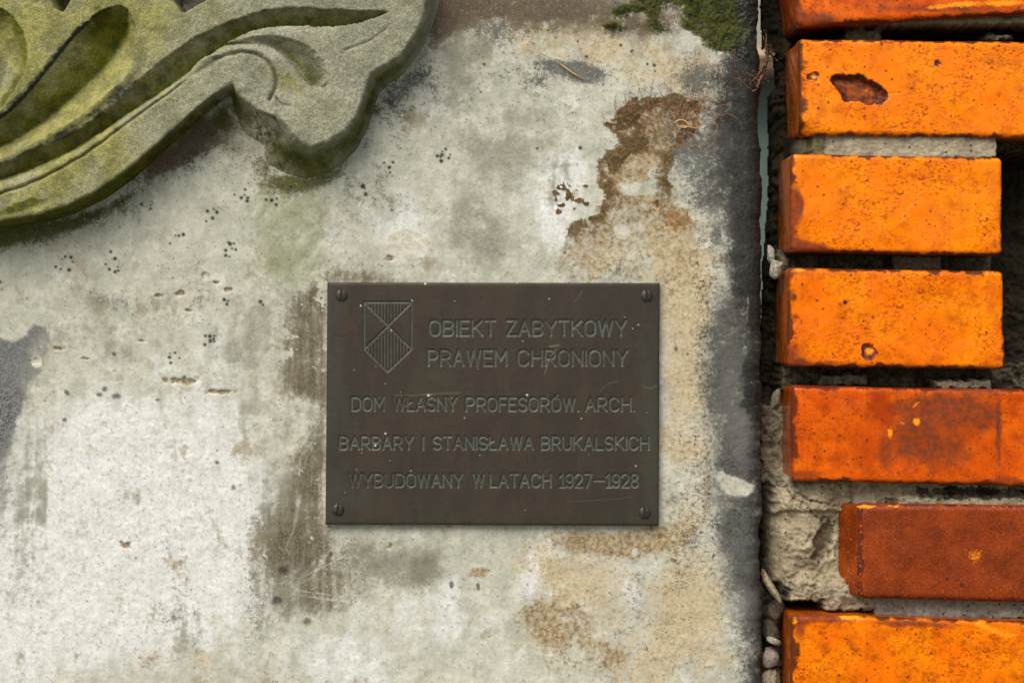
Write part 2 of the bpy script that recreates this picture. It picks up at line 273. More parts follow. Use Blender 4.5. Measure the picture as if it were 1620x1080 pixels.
    m = blobs(U, V, [        (975, 42, 18, 14, -20, 1.0), (960, 42, 12, 5, 0, .7), (978, 20, 22, 9, -10, .8), (1010, 15, 30, 8, 0, .9), (1040, 45, 24, 12, 20, .95), (1034, 18, 14, 20, 0, .8), (1040, 0, 60, 10, 0, .9), (1110, 20, 34, 26, 0, 1.1), (1150, 40, 40, 40, 0, 1.3), (1140, 70, 30, 14, 0, .8), (1180, 20, 40, 60, 0, .9), (1090, 45, 30, 8, 30, .6), (1180, 90, 14, 14, 0, .4), (1100, -60, 160, 50)])
    A['moss'] = ss(.30, 1.15, m + .30 * rag + .2 * nmr)
    A['mossy'] = np.clip(ss(.05, 1.1, mu + .25 * nm + .2 * nsml) + ss(.1, 1.0, m * .7 + .3 * rag), 0, 1)
    # exposed aggregate
    agz = blobs(U, V, [(1118, 560, 20, 200, 0, 1.0), (1115, 430, 30, 60, 0, .9), (1090, 760, 30, 90, 0, .8), (1120, 850, 22, 60, 0, 1), (1070, 880, 40, 40, 0, .6), (1080, 690, 40, 40, 0, .5), (960, 415, 60, 26, 0, .6), (1130, 980, 40, 90, 0, .5), (900, 400, 30, 30, 0, .5), (1015, 590, 0.1, 0.1)])
    A['aggr'] = ss(.2, .9, agz + .2 * rag)
    # black fungus dots and tiny pits
    dots = [(98, 410), (103, 406), (112, 407), (115, 414), (88, 422), (109, 427), (96, 426), (175, 398), (182, 409), (167, 418), (173, 426), (186, 422), (187, 428), (182, 430), (278, 373), (283, 373), (290, 371), (269, 385), (362, 384), (364, 386), (370, 385), (357, 396), (367, 393), (373, 395), (357, 404), (363, 406),
        (325, 531), (332, 532), (339, 531), (338, 536), (333, 539), (339, 540), (324, 545), (269, 559), (277, 558), (268, 565), (284, 566), (270, 574), (355, 474), (361, 476), (359, 481), (412, 477), (416, 482), (0, 446), (3, 458), (388, 300), (382, 313), (387, 309), (392, 313), (391, 318), (371, 308), (421, 316), (430, 317), (438, 314), (437, 324),
        (447, 294), (460, 296), (343, 336), (608, 258), (622, 257), (616, 265), (617, 273), (573, 296), (575, 294), (577, 298), (578, 308), (581, 309), (579, 306), (692, 247), (700, 240), (705, 236), (699, 245), (712, 245), (710, 250), (698, 255), (697, 248), (224, 323), (238, 325), (238, 330), (328, 334), (338, 331), (343, 335), (336, 345), (326, 350), (766, 102), (918, 234), (850, 235), (982, 72), (1001, 80), (999, 82), (1035, 104), (1036, 113), (1024, 102), (981, 48), (914, 66), (928, 90)]
    dm = np.zeros_like(U)
    for k, (x, y) in enumerate(dots):
        r_ = 1.5 + 1.5 * ((k * 37) % 11) / 10
        sel = np.exp(-(((U - x) ** 2 + (V - y) ** 2) / (r_ * r_ * 1.25)) ** 2); dm = np.maximum(dm, sel)
    for x, y, a, b in [(106, 621, 5, 5), (165, 615, 6, 5), (184, 626, 9, 7), (158, 624, 5, 4), (102, 664, 5, 5), (133, 623, 2, 2), (180, 560, 5, 4), (248, 632, 5, 3), (343, 731, 4, 4), (343, 712, 3, 2), (369, 770, 5, 6), (448, 902, 10, 9), (437, 948, 12, 9), (488, 982, 10, 8), (524, 876, 4, 5), (714, 924, 4, 8), (756, 926, 4, 9), (1070, 552, 4, 5), (1040, 325, 4, 8), (1088, 560, 3, 3), (1097, 205, 4, 7)]:
        dm = np.maximum(dm, .75 * ss(1.1, .4, np.sqrt(((U - x) / a) ** 2 + ((V - y) / b) ** 2) + .5 * nsml))
    A['dots'] = dm
    # height
    Hh = 2.2 * nb + 1.3 * nm + .5 * nsml + .22 * nt_ - DR
    pits = [(285, 464, 10, 4.5), (249, 468, 8, 4), (296, 491, 7, 3), (225, 539, 8, 3), (92, 551, 11, 4), (58, 572, 8, 7), (134, 567, 7, 3), (285, 602, 30, 6), (345, 620, 20, 4), (325, 437, 7, 6), (343, 447, 6, 3), (200, 863, 9, 8), (618, 409, 7, 5), (618, 863, 6, 5), (362, 458, 8, 4), (1040, 325, 6, 9)]
    pm = np.zeros_like(U); pw = np.zeros_like(U)
    for x, y, a, b in pits:
        q = np.sqrt(((U - x) / a) ** 2 + ((V - y) / b) ** 2) + .9 * nsml + .5 * nt_
        pm = np.maximum(pm, ss(1.1, .4, q)); pw = np.maximum(pw, ss(1.3, .3, np.sqrt(((U - x - 1) / (a * 1.1)) ** 2 + ((V - y - b * 1.2) / (b * 1.0)) ** 2) + .9 * nsml + .5 * nt_))
    Hh = Hh - 2.6 * pm + .3 * pw - 1.2 * dm * 0
    A['pale'] = np.clip(pw * .5 + scr * .25 * (.6 + nsml) + ss(.5, .62, blobs(U, V, [(58, 572, 17, 14, 20, .8), (325, 436, 8, 7, 0, 1), (640, 380, 36, 24, 0, 1), (670, 388, 20, 12, 0, .5), (625, 398, 20, 8, 0, .6), (1005, 873, 10, 13, 0, .7), (985, 366, 12, 11, 0, 1), (690, 345, 20, 12, 0, .7)]) + .2 * rag), 0, 1)
    A['pitm'] = pm
    Hh = Hh + 1.8 * A['brown'] * (.6 + nsml) + .7 * A['white'] * 0 - 1.6 * A['crust'] * 0 + .9 * (1 - A['crust']) * ss(1100, 1150, U) + A['moss'] * (1.5 + 3 * nsml + 2 * nt_) - 1.5 * chip + 0.9 * A['aggr'] * (fbm(U, V, 7, 3, 44)) - 1.0 * crack
    A['crust'] = np.maximum(A['crust'], crack * .6)
    wob = (6 * fbm(V * 0 + 3.3, V, 120, 3, 50) + 3 * fbm(V * 0 + 9.1, V, 22, 3, 51)) * ss(1120, 1207, U)
    Ux = U + wob - 5 * ss(1150, 1207, U) * ss(150, 60, V)
    b = NT("weathered_plaster")
    f1 = b.noise(7, 5, .7); f2 = b.noise(2.6, 3, .6, off=3.1); f3 = b.noise(30, 5, .65, off=1.7); fv = b.noise(3.4, 3, .7, (1, 1, .5), off=5.3)
    col = b.mix(b.rng(f3, .35, .65), alb((213, 211, 192)), alb((192, 192, 174)))
    gr = b.math('ADD', b.math('MULTIPLY', b.math('SUBTRACT', f2, .5), 1.15), b.math('ADD', b.math('MULTIPLY', b.math('SUBTRACT', f1, .5), 1.1), .5))
    def layer(col, name, c1, c2, hard=0.0, nz=None, lo=0.0, hi=1.0):
        a = b.attr(name); nz = nz or f1
        if hard: a = b.rng(b.math('ADD', a, b.math('MULTIPLY', b.math('SUBTRACT', nz, .5), hard)), lo, hi)
        return b.mix(a, col, b.mix(b.rng(nz, .36, .64), alb(c1), alb(c2)))
    col = layer(col, 'white', (238, 238, 232), (228, 228, 219), .7, f1, .1, .95)
    col = layer(col, 'patch', (228, 227, 214), (212, 209, 193), .9, gr, .2, 1.1)
    col = layer(col, 'dim', (150, 139, 111), (184, 174, 146), .9, gr, .2, 1.25)
    col = layer(col, 'mott', (138, 137, 120), (174, 172, 154), .9, gr, .10, 1.1)
    col = layer(col, 'warm', (212, 196, 160), (192, 173, 134), .8, gr, .15, 1.1)
    col = layer(col, 'algae', (124, 128, 84), (162, 165, 128), 1.1, gr, .3, 1.35)
    col = layer(col, 'tan', (190, 161, 112), (130, 108, 74), .9, f1, .12, 1.0)
    col = layer(col, 'grey', (66, 68, 66), (118, 120, 114), 1.9, gr, .12, 1.15)
    col = layer(col, 'ochre', (168, 122, 62), (136, 98, 52), 1.2, gr, .4, 1.35)
    col = layer(col, 'grime', (86, 79, 60), (130, 121, 96), 1.1, gr, .12, 1.0)
    ag1 = b.noise(6.5, 4, .6, dist=.6, off=11.0); ag2 = b.noise(9, 4, .6, dist=.6, off=14.0); ag3 = b.noise(4.5, 3, .6, off=17.0)
    col = b.mix(b.math('MULTIPLY', b.attr('aggr'), b.rng(ag2, .52, .64, 0, .8)), col, alb((214, 202, 174)))
    col = b.mix(b.math('MULTIPLY', b.attr('aggr'), b.rng(ag1, .56, .66, 0, .9)), col, alb((92, 78, 58)))
    col = b.mix(b.math('MULTIPLY', b.attr('aggr'), b.rng(ag3, .62, .70, 0, .8)), col, b.mix(b.rng(ag1, .45, .5), alb((140, 96, 56)), alb((74, 72, 74))))
    col = layer(col, 'cement', (90, 90, 89), (138, 138, 135), 1.0, gr, .15, 1.0)
    col = layer(col, 'crust', (50, 50, 47), (100, 99, 92), .8, gr, .1, .92)
    col = b.mix(b.math('MULTIPLY', b.math('MULTIPLY', b.attr('crlight'), b.attr('crust')), .6), col, b.mix(b.rng(gr, .3, .7), alb((158, 154, 146)), alb((110, 110, 110))))
    col = layer(col, 'brown', (80, 63, 38), (120, 97, 62), .9, gr, .08, .75)
    col = layer(col, 'soot_shade', (56, 46, 34), (122, 104, 82), 1.2, gr, .2, 1.1)
    col = layer(col, 'mossy', (58, 62, 18), (100, 98, 50), 1.1, gr, .2, 1.1)
    col = layer(col, 'moss', (44, 50, 14), (76, 78, 24), 1.2, gr, .3, 1.05)
    col = layer(col, 'black', (28, 27, 24), (60, 58, 53), 1.0, gr, .2, 1.05)
    col = layer(col, 'pitm', (140, 122, 90), (168, 150, 120), .6, gr, .1, 1)
    col = layer(col, 'pale', (228, 224, 208), (206, 198, 176), .9, gr, .25, 1.1)
    col = layer(col, 'chip', (210, 196, 174), (160, 146, 126), 1.1, gr, .25, 1.25)
    col = b.mix(b.attr('dots'), col, alb((44, 42, 38)))
    dens = b.math('ADD', gr, b.math('MULTIPLY', b.math('SUBTRACT', b.attr('speck'), .5), .75))
    col = b.mix(b.rng(dens, .54, 1.0, 0, .70), col, b.mix(.78, col, alb((58, 55, 46))))
    # fine speckle of the sand in the plaster
    sp = b.rng(fv, .63, .80); sp = b.math('MULTIPLY', sp, b.rng(f3, .3, .7, .25, .75))
    col = b.mix(sp, col, b.mix(.5, col, alb((60, 56, 46))))
    col = b.mix(1.0, col, b.val(b.rng(f2, .25, .75, .84, 1.15, False)), 'MULTIPLY')
    col = b.mix(1.0, col, b.val(b.rng(b.noise(14, 6, .75, off=8.8), .25, .75, .80, 1.18, False)), 'MULTIPLY')
    nrm = b.bump(f1, .4, 1.4); nrm = b.bump(f2, .35, .7, nrm)
    mat = b.done(col, b.rng(b.attr('black'), 0, 1, .92, .5), nrm, .25)
    o = field("plaster_wall", Ux, V, Hh, mat, A, origin=(0.0, 0.02, ZC - 960 * S))
    tag(o, "weathered cream plaster wall slab with black crust along its right edge", "wall")
    return o
build_slab()

# ------------------------------------------------------------------ carved stone relief
def build_relief():
    HM = 72.0
    front = [(-300, 372), (-120, 368), (0, 352), (60, 341), (110, 325), (160, 299), (200, 271), (240, 236), (280, 201), (320, 166), (352, 142), (368, 133), (374, 146), (386, 160), (410, 176), (436, 186), (452, 200), (466, 219), (480, 229), (492, 234), (504, 230), (522, 223), (546, 208), (562, 188), (574, 162), (582, 128), (588, 117), (606, 106), (632, 91), (650, 68), (664, 42), (673, 16), (677, -20), (676, -160), (640, -300), (-300, -300)]
    base = [(-300, 392), (-120, 386), (0, 366), (66, 354), (118, 339), (168, 314), (210, 284), (250, 248), (288, 214), (326, 178), (352, 158), (365, 150), (370, 172), (378, 206), (398, 236), (428, 264), (455, 276), (482, 281), (510, 280), (540, 262), (566, 236), (582, 206), (592, 176), (600, 150), (616, 134), (640, 116), (664, 84), (682, 50), (694, 14), (700, -20), (700, -170), (660, -330), (-300, -330)]
    F = cv(front, HM); B = base
    st = 1.5
    us = np.concatenate([np.linspace(-290, -42, 60), np.arange(-40, 712, st)]); vs = np.concatenate([np.linspace(-300, -32, 70), np.arange(-30, 402, st)])
    U, V = np.meshgrid(us, vs)
    nl = fbm(U, V, 90, 4, 61); nm = fbm(U, V, 26, 4, 62); ns = fbm(U, V, 8, 3, 63); nv = fbm(U, V, 170, 4, 64)
    Uw = U + 1.6 * nm + .8 * ns; Vw = V + 1.6 * fbm(U, V, 24, 4, 65) + .8 * fbm(U, V, 7, 2, 66)
    sF = sdf(Uw, Vw, F); sB = sdf(U, V, B)
    # openings between the leaves at the top
    holes = [[(78, -60), (84, -2), (90, 10), (97, 14), (104, 4), (112, -20), (120, -60)], [(262, -60), (278, 0), (290, 16), (304, 8), (322, -2), (352, -30), (360, -60)]]
    sh = np.minimum(sdf(Uw, Vw, cv(holes[0], HM)), sdf(Uw, Vw, cv(holes[1], HM)))
    dF = np.maximum(np.maximum(sF, 0), 0); dB = np.maximum(-sB, 0)
    t = dB / (dB + dF + 1e-6)
    prof = np.where(t > .999, 1.0, 0.75 * t ** 1.5 + .25 * t)
    Hh = HM * prof
    Hh = np.where(sF < 0, HM - 3.2 * np.exp(-(sF / 2.6) ** 2), Hh - 3.2 * t)
    Hh = np.where(sB > 0, -6, Hh)
    top = ss(1, -2, sF)
    P = lambda L: smooth_poly(cv(L, HM - 6), 2)
    # groove along the big S curve (C) and the ridge under it (D)
    Cu = P([(-200, 300), (-60, 276), (0, 261), (55, 237), (111, 215), (148, 193), (185, 163), (222, 128), (237, 111), (278, 80), (315, 56), (360, 36), (414, 17), (451, 13), (488, 12), (525, 15), (562, 17), (618, 18)])
    Cl = P([(-200, 318), (-60, 296), (0, 283), (55, 263), (111, 237), (167, 200), (222, 163), (278, 126), (315, 98), (345, 76), (370, 59), (396, 48), (433, 41), (470, 40), (507, 42), (544, 41), (581, 34), (618, 19)])
    dU = seg_d(Uw, Vw, Cu); dL = seg_d(Uw, Vw, Cl); inC = inside(Uw, Vw, Cu + Cl[::-1])
    tc = dU / (dU + dL + 1e-6); wC = np.minimum(1, (dU + dL) / 16)
    Hc = np.where(inC, -25 * wC * tc ** .8, 0)
    El = P([(-200, 340), (-60, 322), (0, 307), (37, 296), (93, 270), (148, 237), (204, 193), (241, 167), (281, 139), (318, 110), (350, 92), (388, 82)])
    dE = seg_d(Uw, Vw, El); inD = inside(Uw, Vw, Cl[:len(Cl) * 9 // 18] + El[::-1]) & ~inC
    td = dL / (dL + dE + 1e-6)
    Hd = np.where(inD, -25 * np.exp(-dL / 7.0) * ss(330, 300, U) + 2.5 * np.sin(np.pi * td) , 0)
    Hd = np.where(~inC & ~inD, -10 * np.exp(-dL / 5.0) * ss(560, 520, U) * ss(300, 330, U), Hd)
    e_in = ss(330, 285, U)
    He = -5.0 * np.exp(-(dE / 2.4) ** 2) * e_in
    # spoon shaped leaf A
    Au = P([(-200, 300), (-90, 240), (0, 189), (37, 155), (74, 111), (111, 63), (148, 26), (172, 13), (190, 9), (204, 17)])
    Al = P([(-200, 300), (-90, 282), (0, 255), (55, 226), (111, 196), (159, 159), (196, 130), (213, 104), (218, 70), (217, 41), (204, 17)])
    a1 = seg_d(Uw, Vw, Au); a2 = seg_d(Uw, Vw, Al); inA = inside(Uw, Vw, Au + Al[::-1])
    ta = a1 / (a1 + a2 + 1e-6); wa = np.minimum(1, (a1 + a2) / 62)
    va = np.where(ta < .58, ta / .58, (1 - ta) / .42)
    Ha = np.where(inA, -38 * wa * va ** .85 - 3.0 * np.exp(-a1 / 3), 0)
    Ha = Ha + np.where(~inA, 3.0 * np.exp(-(a2 / 9) ** 2), 0)
    # leaf B at the left margin
    Bu = P([(-120, -20), (-60, -10), (0, 12), (20, 25), (38, 50), (46, 82), (42, 112), (20, 150), (0, 176), (-60, 230)])
    Bl = P([(-120, -20), (-100, 60), (-80, 160), (-60, 230)])
    b1 = seg_d(Uw, Vw, Bu); b2 = seg_d(Uw, Vw, Bl); inB = inside(Uw, Vw, Bu + Bl[::-1])
    tb = b1 / (b1 + b2 + 1e-6); vb = np.where(tb < .28, tb / .28, (1 - tb) / .72)
    Hb = np.where(inB, -32 * vb ** .8 - 3 * np.exp(-b1 / 3), 0)
    # comma groove F above the volute, volute disc G
    Fu = P([(351, 70), (384, 58), (433, 55), (455, 61), (488, 72), (507, 89), (520, 118), (514, 136)])
    Fl = P([(351, 70), (377, 66), (403, 68), (429, 74), (451, 89), (466, 107), (481, 128), (500, 140), (514, 136)])
    f1 = seg_d(Uw, Vw, Fu); f2 = seg_d(Uw, Vw, Fl); inF = inside(Uw, Vw, Fu + Fl[::-1])
    tf = f1 / (f1 + f2 + 1e-6)
    Hf = np.where(inF, -21 * np.minimum(1, (f1 + f2) / 22) * tf ** .7, -12 * np.exp(-f2 / 8) * (1 - inC) * ss(345, 380, U) * ss(540, 500, U) * (sdf(Uw, Vw, Fu + Fl[::-1]) < 30))
    Gl = P([(340, 95), (362, 86), (388, 82), (412, 88), (429, 103), (438, 124), (434, 146), (427, 158)])
    gd = seg_d(Uw, Vw, Gl); Hg = -7 * np.exp(-(gd / 3.0) ** 2)
    hollow = -9 * gau(U, V, 470, 150, 40, 26, 20)
    crk = P([(545, 81), (570, 72), (590, 62), (611, 46)]); Hk = -2.0 * np.exp(-(seg_d(Uw, Vw, crk) / 1.6) ** 2)
    crk2 = P([(436, 153), (445, 166), (460, 167)]); Hk = Hk - 3 * np.exp(-(seg_d(Uw, Vw, crk2) / 2.0) ** 2)
    rel = Hc + Hd + He + Ha + Hb + Hf + Hg + hollow + Hk
    Hh = Hh + rel * top
    Hh = Hh - np.where(sh < 6, (HM + 30) * ss(5, -3, sh), 0)
    Hh = Hh + (2.2 * nl + 1.0 * nm + .7 * ns) * (0.4 + .6 * (t > .05))
    # concave broken face under the volute
    cf = gau(U, V, 415, 215, 36, 36, 40) * (1 - top)
    Hh = Hh - 12 * cf + cf * 9 * fbm(U, V, 22, 4, 71)
    A = {}
    hollowness = np.where(inA, (.55 + .4 * ss(.1, .55, ta)) * ss(.74, .50, ta) + .5 * gau(U, V, 190, 50, 40, 40), 0) + np.where(inC, .62 + .3 * tc, 0) + .85 * ss(3, -9, sdf(Uw, Vw, Fu + Fl[::-1])) * (.5 + .6 * tf) * ss(640, 540, U + V * .3) + np.where(inB, .8 * ss(24, 8, b1), 0)
    side = (1 - top) * ss(1.0, .1, t * .75)
    sidem = side * (1 - .8 * gau(U, V, 412, 205, 34, 44, 40) * ss(-.35, .25, nm + ns)) * (1 - .5 * ss(600, 690, U))
    A['moss'] = np.clip(hollowness * ss(0.2, -.02, sF) * (.9 + .3 * nm) + sidem * (.5 + .5 * ss(.2, .8, t)) * (1.35 + .5 * nm) + .9 * np.exp(-(sF / 5) ** 2) * (U < 350) * .7 + .8 * ss(.35, .8, blobs(U, V, [(60, 330, 60, 10, -14), (470, 130, 26, 12, 30, .6), (180, 30, 26, 30, 40, .5)]) + .4 * nm), 0, 1)
    leftw = ss(520, 130, U + 60 * nv + .2 * V)
    A['lime_or_glint'] = np.clip(leftw * (.86 + .55 * nl + .3 * nm) + .6 * blobs(U, V, [(465, 140, 40, 18, 25, 1.1), (260, 60, 40, 30, 0, .3)]) + .25 * inA * (ta > .6), 0, 1)
    A['pale'] = np.clip(blobs(U, V, [(440, 90, 60, 20, 20, .7), (560, 150, 70, 70, 0, .35), (520, 60, 90, 12, 0, .4), (620, 20, 60, 60, 0, .3), (170, 235, 50, 40, -35, .5), (400, 120, 40, 30, 0, .4), (20, 100, 30, 60, 0, .5), (412, 205, 30, 44, 40, 1.3)]) + .45 * nl + np.where(inD, .5, 0) + .9 * side * ss(.55, .1, t), 0, 1)
    dirt_shade = np.exp(-(seg_d(U, V, P([(-40, 212), (10, 176), (50, 138), (80, 100), (110, 62), (140, 32)])) / 6.5) ** 2) * (sdf(U, V, Au + Al[::-1]) > -4)  # carved edges darkened: real dirt plus edge shadow painted in
    dirt_shade = dirt_shade + blobs(U, V, [(140, 205, 70, 8, -36, .7), (210, 150, 30, 14, -48, .6), (90, 232, 50, 5, -30, .7), (190, 168, 40, 10, -40, .4)]) * (1 - inC) * (1 - inA)
    dirt_shade = dirt_shade + .8 * np.exp(-(dE / 3.0) ** 2) * e_in + .75 * np.exp(-(gd / 2.4) ** 2) + .8 * np.exp(-(a1 / 2.5) ** 2) + .5 * np.exp(-(a2 / 2.0) ** 2) * (U > 90) + np.exp(-(seg_d(Uw, Vw, crk) / 1.5) ** 2) + np.exp(-(seg_d(Uw, Vw, crk2) / 2.2) ** 2)
    dirt_shade = dirt_shade + .5 * np.exp(-(sF / 4.0) ** 2) * ss(-.35, .35, nm + .1) * (U > 395) + .6 * np.exp(-((dU - 1) / 2.0) ** 2) * (U < 480)
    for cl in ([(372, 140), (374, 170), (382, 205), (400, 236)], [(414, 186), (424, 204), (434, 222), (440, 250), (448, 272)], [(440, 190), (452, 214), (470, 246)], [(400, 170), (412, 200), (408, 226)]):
        dirt_shade = dirt_shade + .8 * np.exp(-(seg_d(Uw, Vw, cl) / (1.8 + .6 * ns)) ** 2) * (1 - top)
    A['dirt_shade'] = np.clip(dirt_shade * (.82 + .6 * nm + .3 * ns), 0, 1)
    A['deep'] = ss(4, -6, sh)  # inside of the top openings coloured dark for their shadow
    b = NT("mossy_sandstone")
    n1 = b.noise(4, 4, .7); n2 = b.noise(1.9, 3, .6, off=2.2); n3 = b.noise(26, 5, .6, off=4.4)
    col = b.mix(b.rng(n3, .35, .65), alb((164, 163, 138)), alb((142, 142, 118)))
    mk = lambda name, h, lo, hi, nz: b.rng(b.math('ADD', b.attr(name), b.math('MULTIPLY', b.math('SUBTRACT', nz, .5), h)), lo, hi)
    col = b.mix(mk('pale', .9, .3, 1.0, n1), col, alb((182, 178, 158)))
    col = b.mix(mk('lime_or_glint', .9, .1, 1.0, n1), col, b.mix(b.rng(n3, .4, .6), alb((164, 160, 96)), alb((138, 135, 80))))
    col = b.mix(mk('moss', .9, .15, 1.0, n1), col, b.mix(b.rng(n3, .35, .65), alb((102, 102, 24)), alb((68, 72, 18))))
    col = b.mix(mk('dirt_shade', .8, .2, 1.1, n1), col, alb((54, 53, 44)))
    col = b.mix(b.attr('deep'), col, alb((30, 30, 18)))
    col = b.mix(1.0, col, b.val(b.rng(n2, .25, .75, .42, 1.55, False)), 'MULTIPLY')
    col = b.mix(1.0, col, b.val(b.rng(n1, .25, .75, .70, 1.3, False)), 'MULTIPLY')
    col = b.mix(b.rng(n2, .70, .80, 0, .5), col, alb((205, 200, 180)))
    nrm = b.bump(n1, .7, 2.2); nrm = b.bump(n2, .7, 1.2, nrm)
    mat = b.done(col, .95, nrm, .15)
    keep = (sB < 5)
    kf = keep[:-1, :-1] | keep[1:, :-1] | keep[1:, 1:] | keep[:-1, 1:]
    o = field("carved_relief", U, V, Hh, mat, A, kf, origin=(-0.2, 0.0, ZC + 0.05))
    tag(o, "mossy carved stone relief of curling leaves at the top of the plaster wall", "stone carving")
build_relief()

# ------------------------------------------------------------------ bronze plate with engraved lettering
def arc(cx, cy, rx, ry, a0, a1, n=14):
    return [(cx + rx * math.cos(R(a0 + (a1 - a0) * i / n)), cy + ry * math.sin(R(a0 + (a1 - a0) * i / n))) for i in range(n + 1)]
def glyph(c):                          # unit cap height, y up: (advance width, strokes)
    O = lambda wd: [arc(wd / 2, 1 - wd / 2, wd / 2, wd / 2, 0, 180) + arc(wd / 2, wd / 2, wd / 2, wd / 2, 180, 360) + [(wd, 1 - wd / 2)]]
    S_ = lambda wd: [arc(wd / 2, .745, wd / 2, .255, 25, 270, 16) + arc(wd / 2, .245, wd / 2, .245, 90, -155, 16)]
    Bb = lambda wd: [[(0, 0), (0, 1), (wd * .55, 1)] + arc(wd * .55, .76, wd * .4, .24, 90, -90, 10) + [(0, .52)], [(wd * .55, .52)] + arc(wd * .58, .26, wd * .42, .26, 90, -90, 10) + [(0, 0)]]
    Pp = lambda wd: [[(0, 0), (0, 1), (wd * .5, 1)] + arc(wd * .55, .72, wd * .45, .28, 90, -90, 12) + [(0, .44)]]
    wv = lambda wd: [[(0, 1), (wd * .25, 0), (wd * .5, 1), (wd * .75, 0), (wd, 1)]]
    G = {'A': (.66, [[(0, 0), (.33, 1), (.66, 0)], [(.12, .34), (.54, .34)]]), 'B': (.62, Bb(.62)), 'C': (.66, [arc(.33, .67, .33, .33, 20, 180, 14) + arc(.33, .33, .33, .33, 180, 340, 14)]),
         'D': (.66, [[(0, 0), (0, 1), (.3, 1)] + arc(.3, .64, .36, .36, 90, 0, 8) + arc(.3, .36, .36, .36, 0, -90, 8) + [(0, 0)]]), 'E': (.54, [[(.54, 1), (0, 1), (0, 0), (.54, 0)], [(0, .52), (.46, .52)]]),
         'F': (.5, [[(.5, 1), (0, 1), (0, 0)], [(0, .52), (.42, .52)]]), 'H': (.64, [[(0, 0), (0, 1)], [(.64, 0), (.64, 1)], [(0, .52), (.64, .52)]]), 'I': (.0, [[(0, 0), (0, 1)]]),
         'K': (.64, [[(0, 0), (0, 1)], [(0, .4), (.6, 1)], [(.2, .58), (.64, 0)]]), 'L': (.5, [[(0, 1), (0, 0), (.5, 0)]]), 'M': (.74, [[(0, 0), (0, 1), (.37, .35), (.74, 1), (.74, 0)]]),
         'N': (.64, [[(0, 0), (0, 1), (.64, 0), (.64, 1)]]), 'O': (.66, O(.66)), 'P': (.6, Pp(.6)), 'R': (.62, Pp(.6) + [[(.3, .44), (.62, 0)]]), 'S': (.58, S_(.58)), 'T': (.6, [[(0, 1), (.6, 1)], [(.3, 1), (.3, 0)]]),
         'U': (.62, [[(0, 1), (0, .31)] + arc(.31, .31, .31, .31, 180, 360, 12) + [(.62, 1)]]), 'W': (.9, wv(.9)), 'Y': (.66, [[(0, 1), (.33, .42), (.66, 1)], [(.33, .42), (.33, 0)]]), 'Z': (.6, [[(0, 1), (.6, 1), (0, 0), (.6, 0)]]),
         '.': (.02, [[(0, 0), (.02, .02)]]), '–': (.85, [[(0, .5), (.85, .5)]]), '1': (.3, [[(0, .78), (.24, 1), (.24, 0)], [(0.02, 0), (.46, 0)]]),
         '9': (.58, [arc(.29, .70, .29, .30, 0, 360, 20), [(.58, .7)] + arc(.29, .3, .29, .3, 0, -150, 12)]), '2': (.58, [arc(.29, .71, .29, .29, 165, -25, 12) + [(0, 0), (.58, 0)]]), '7': (.56, [[(0, 1), (.56, 1), (.18, 0)]]),
         '8': (.58, [arc(.29, .755, .25, .245, 0, 360, 18), arc(.29, .26, .29, .26, 0, 360, 20)])}
    G['Ł'] = (.52, G['L'][1] + [[(-.14, .38), (.3, .66)]]); G['Ś'] = (.58, G['S'][1] + [[(.26, 1.09), (.4, 1.24)]]); G['Ó'] = (.66, G['O'][1] + [[(.3, 1.09), (.45, 1.24)]])
    return G[c]
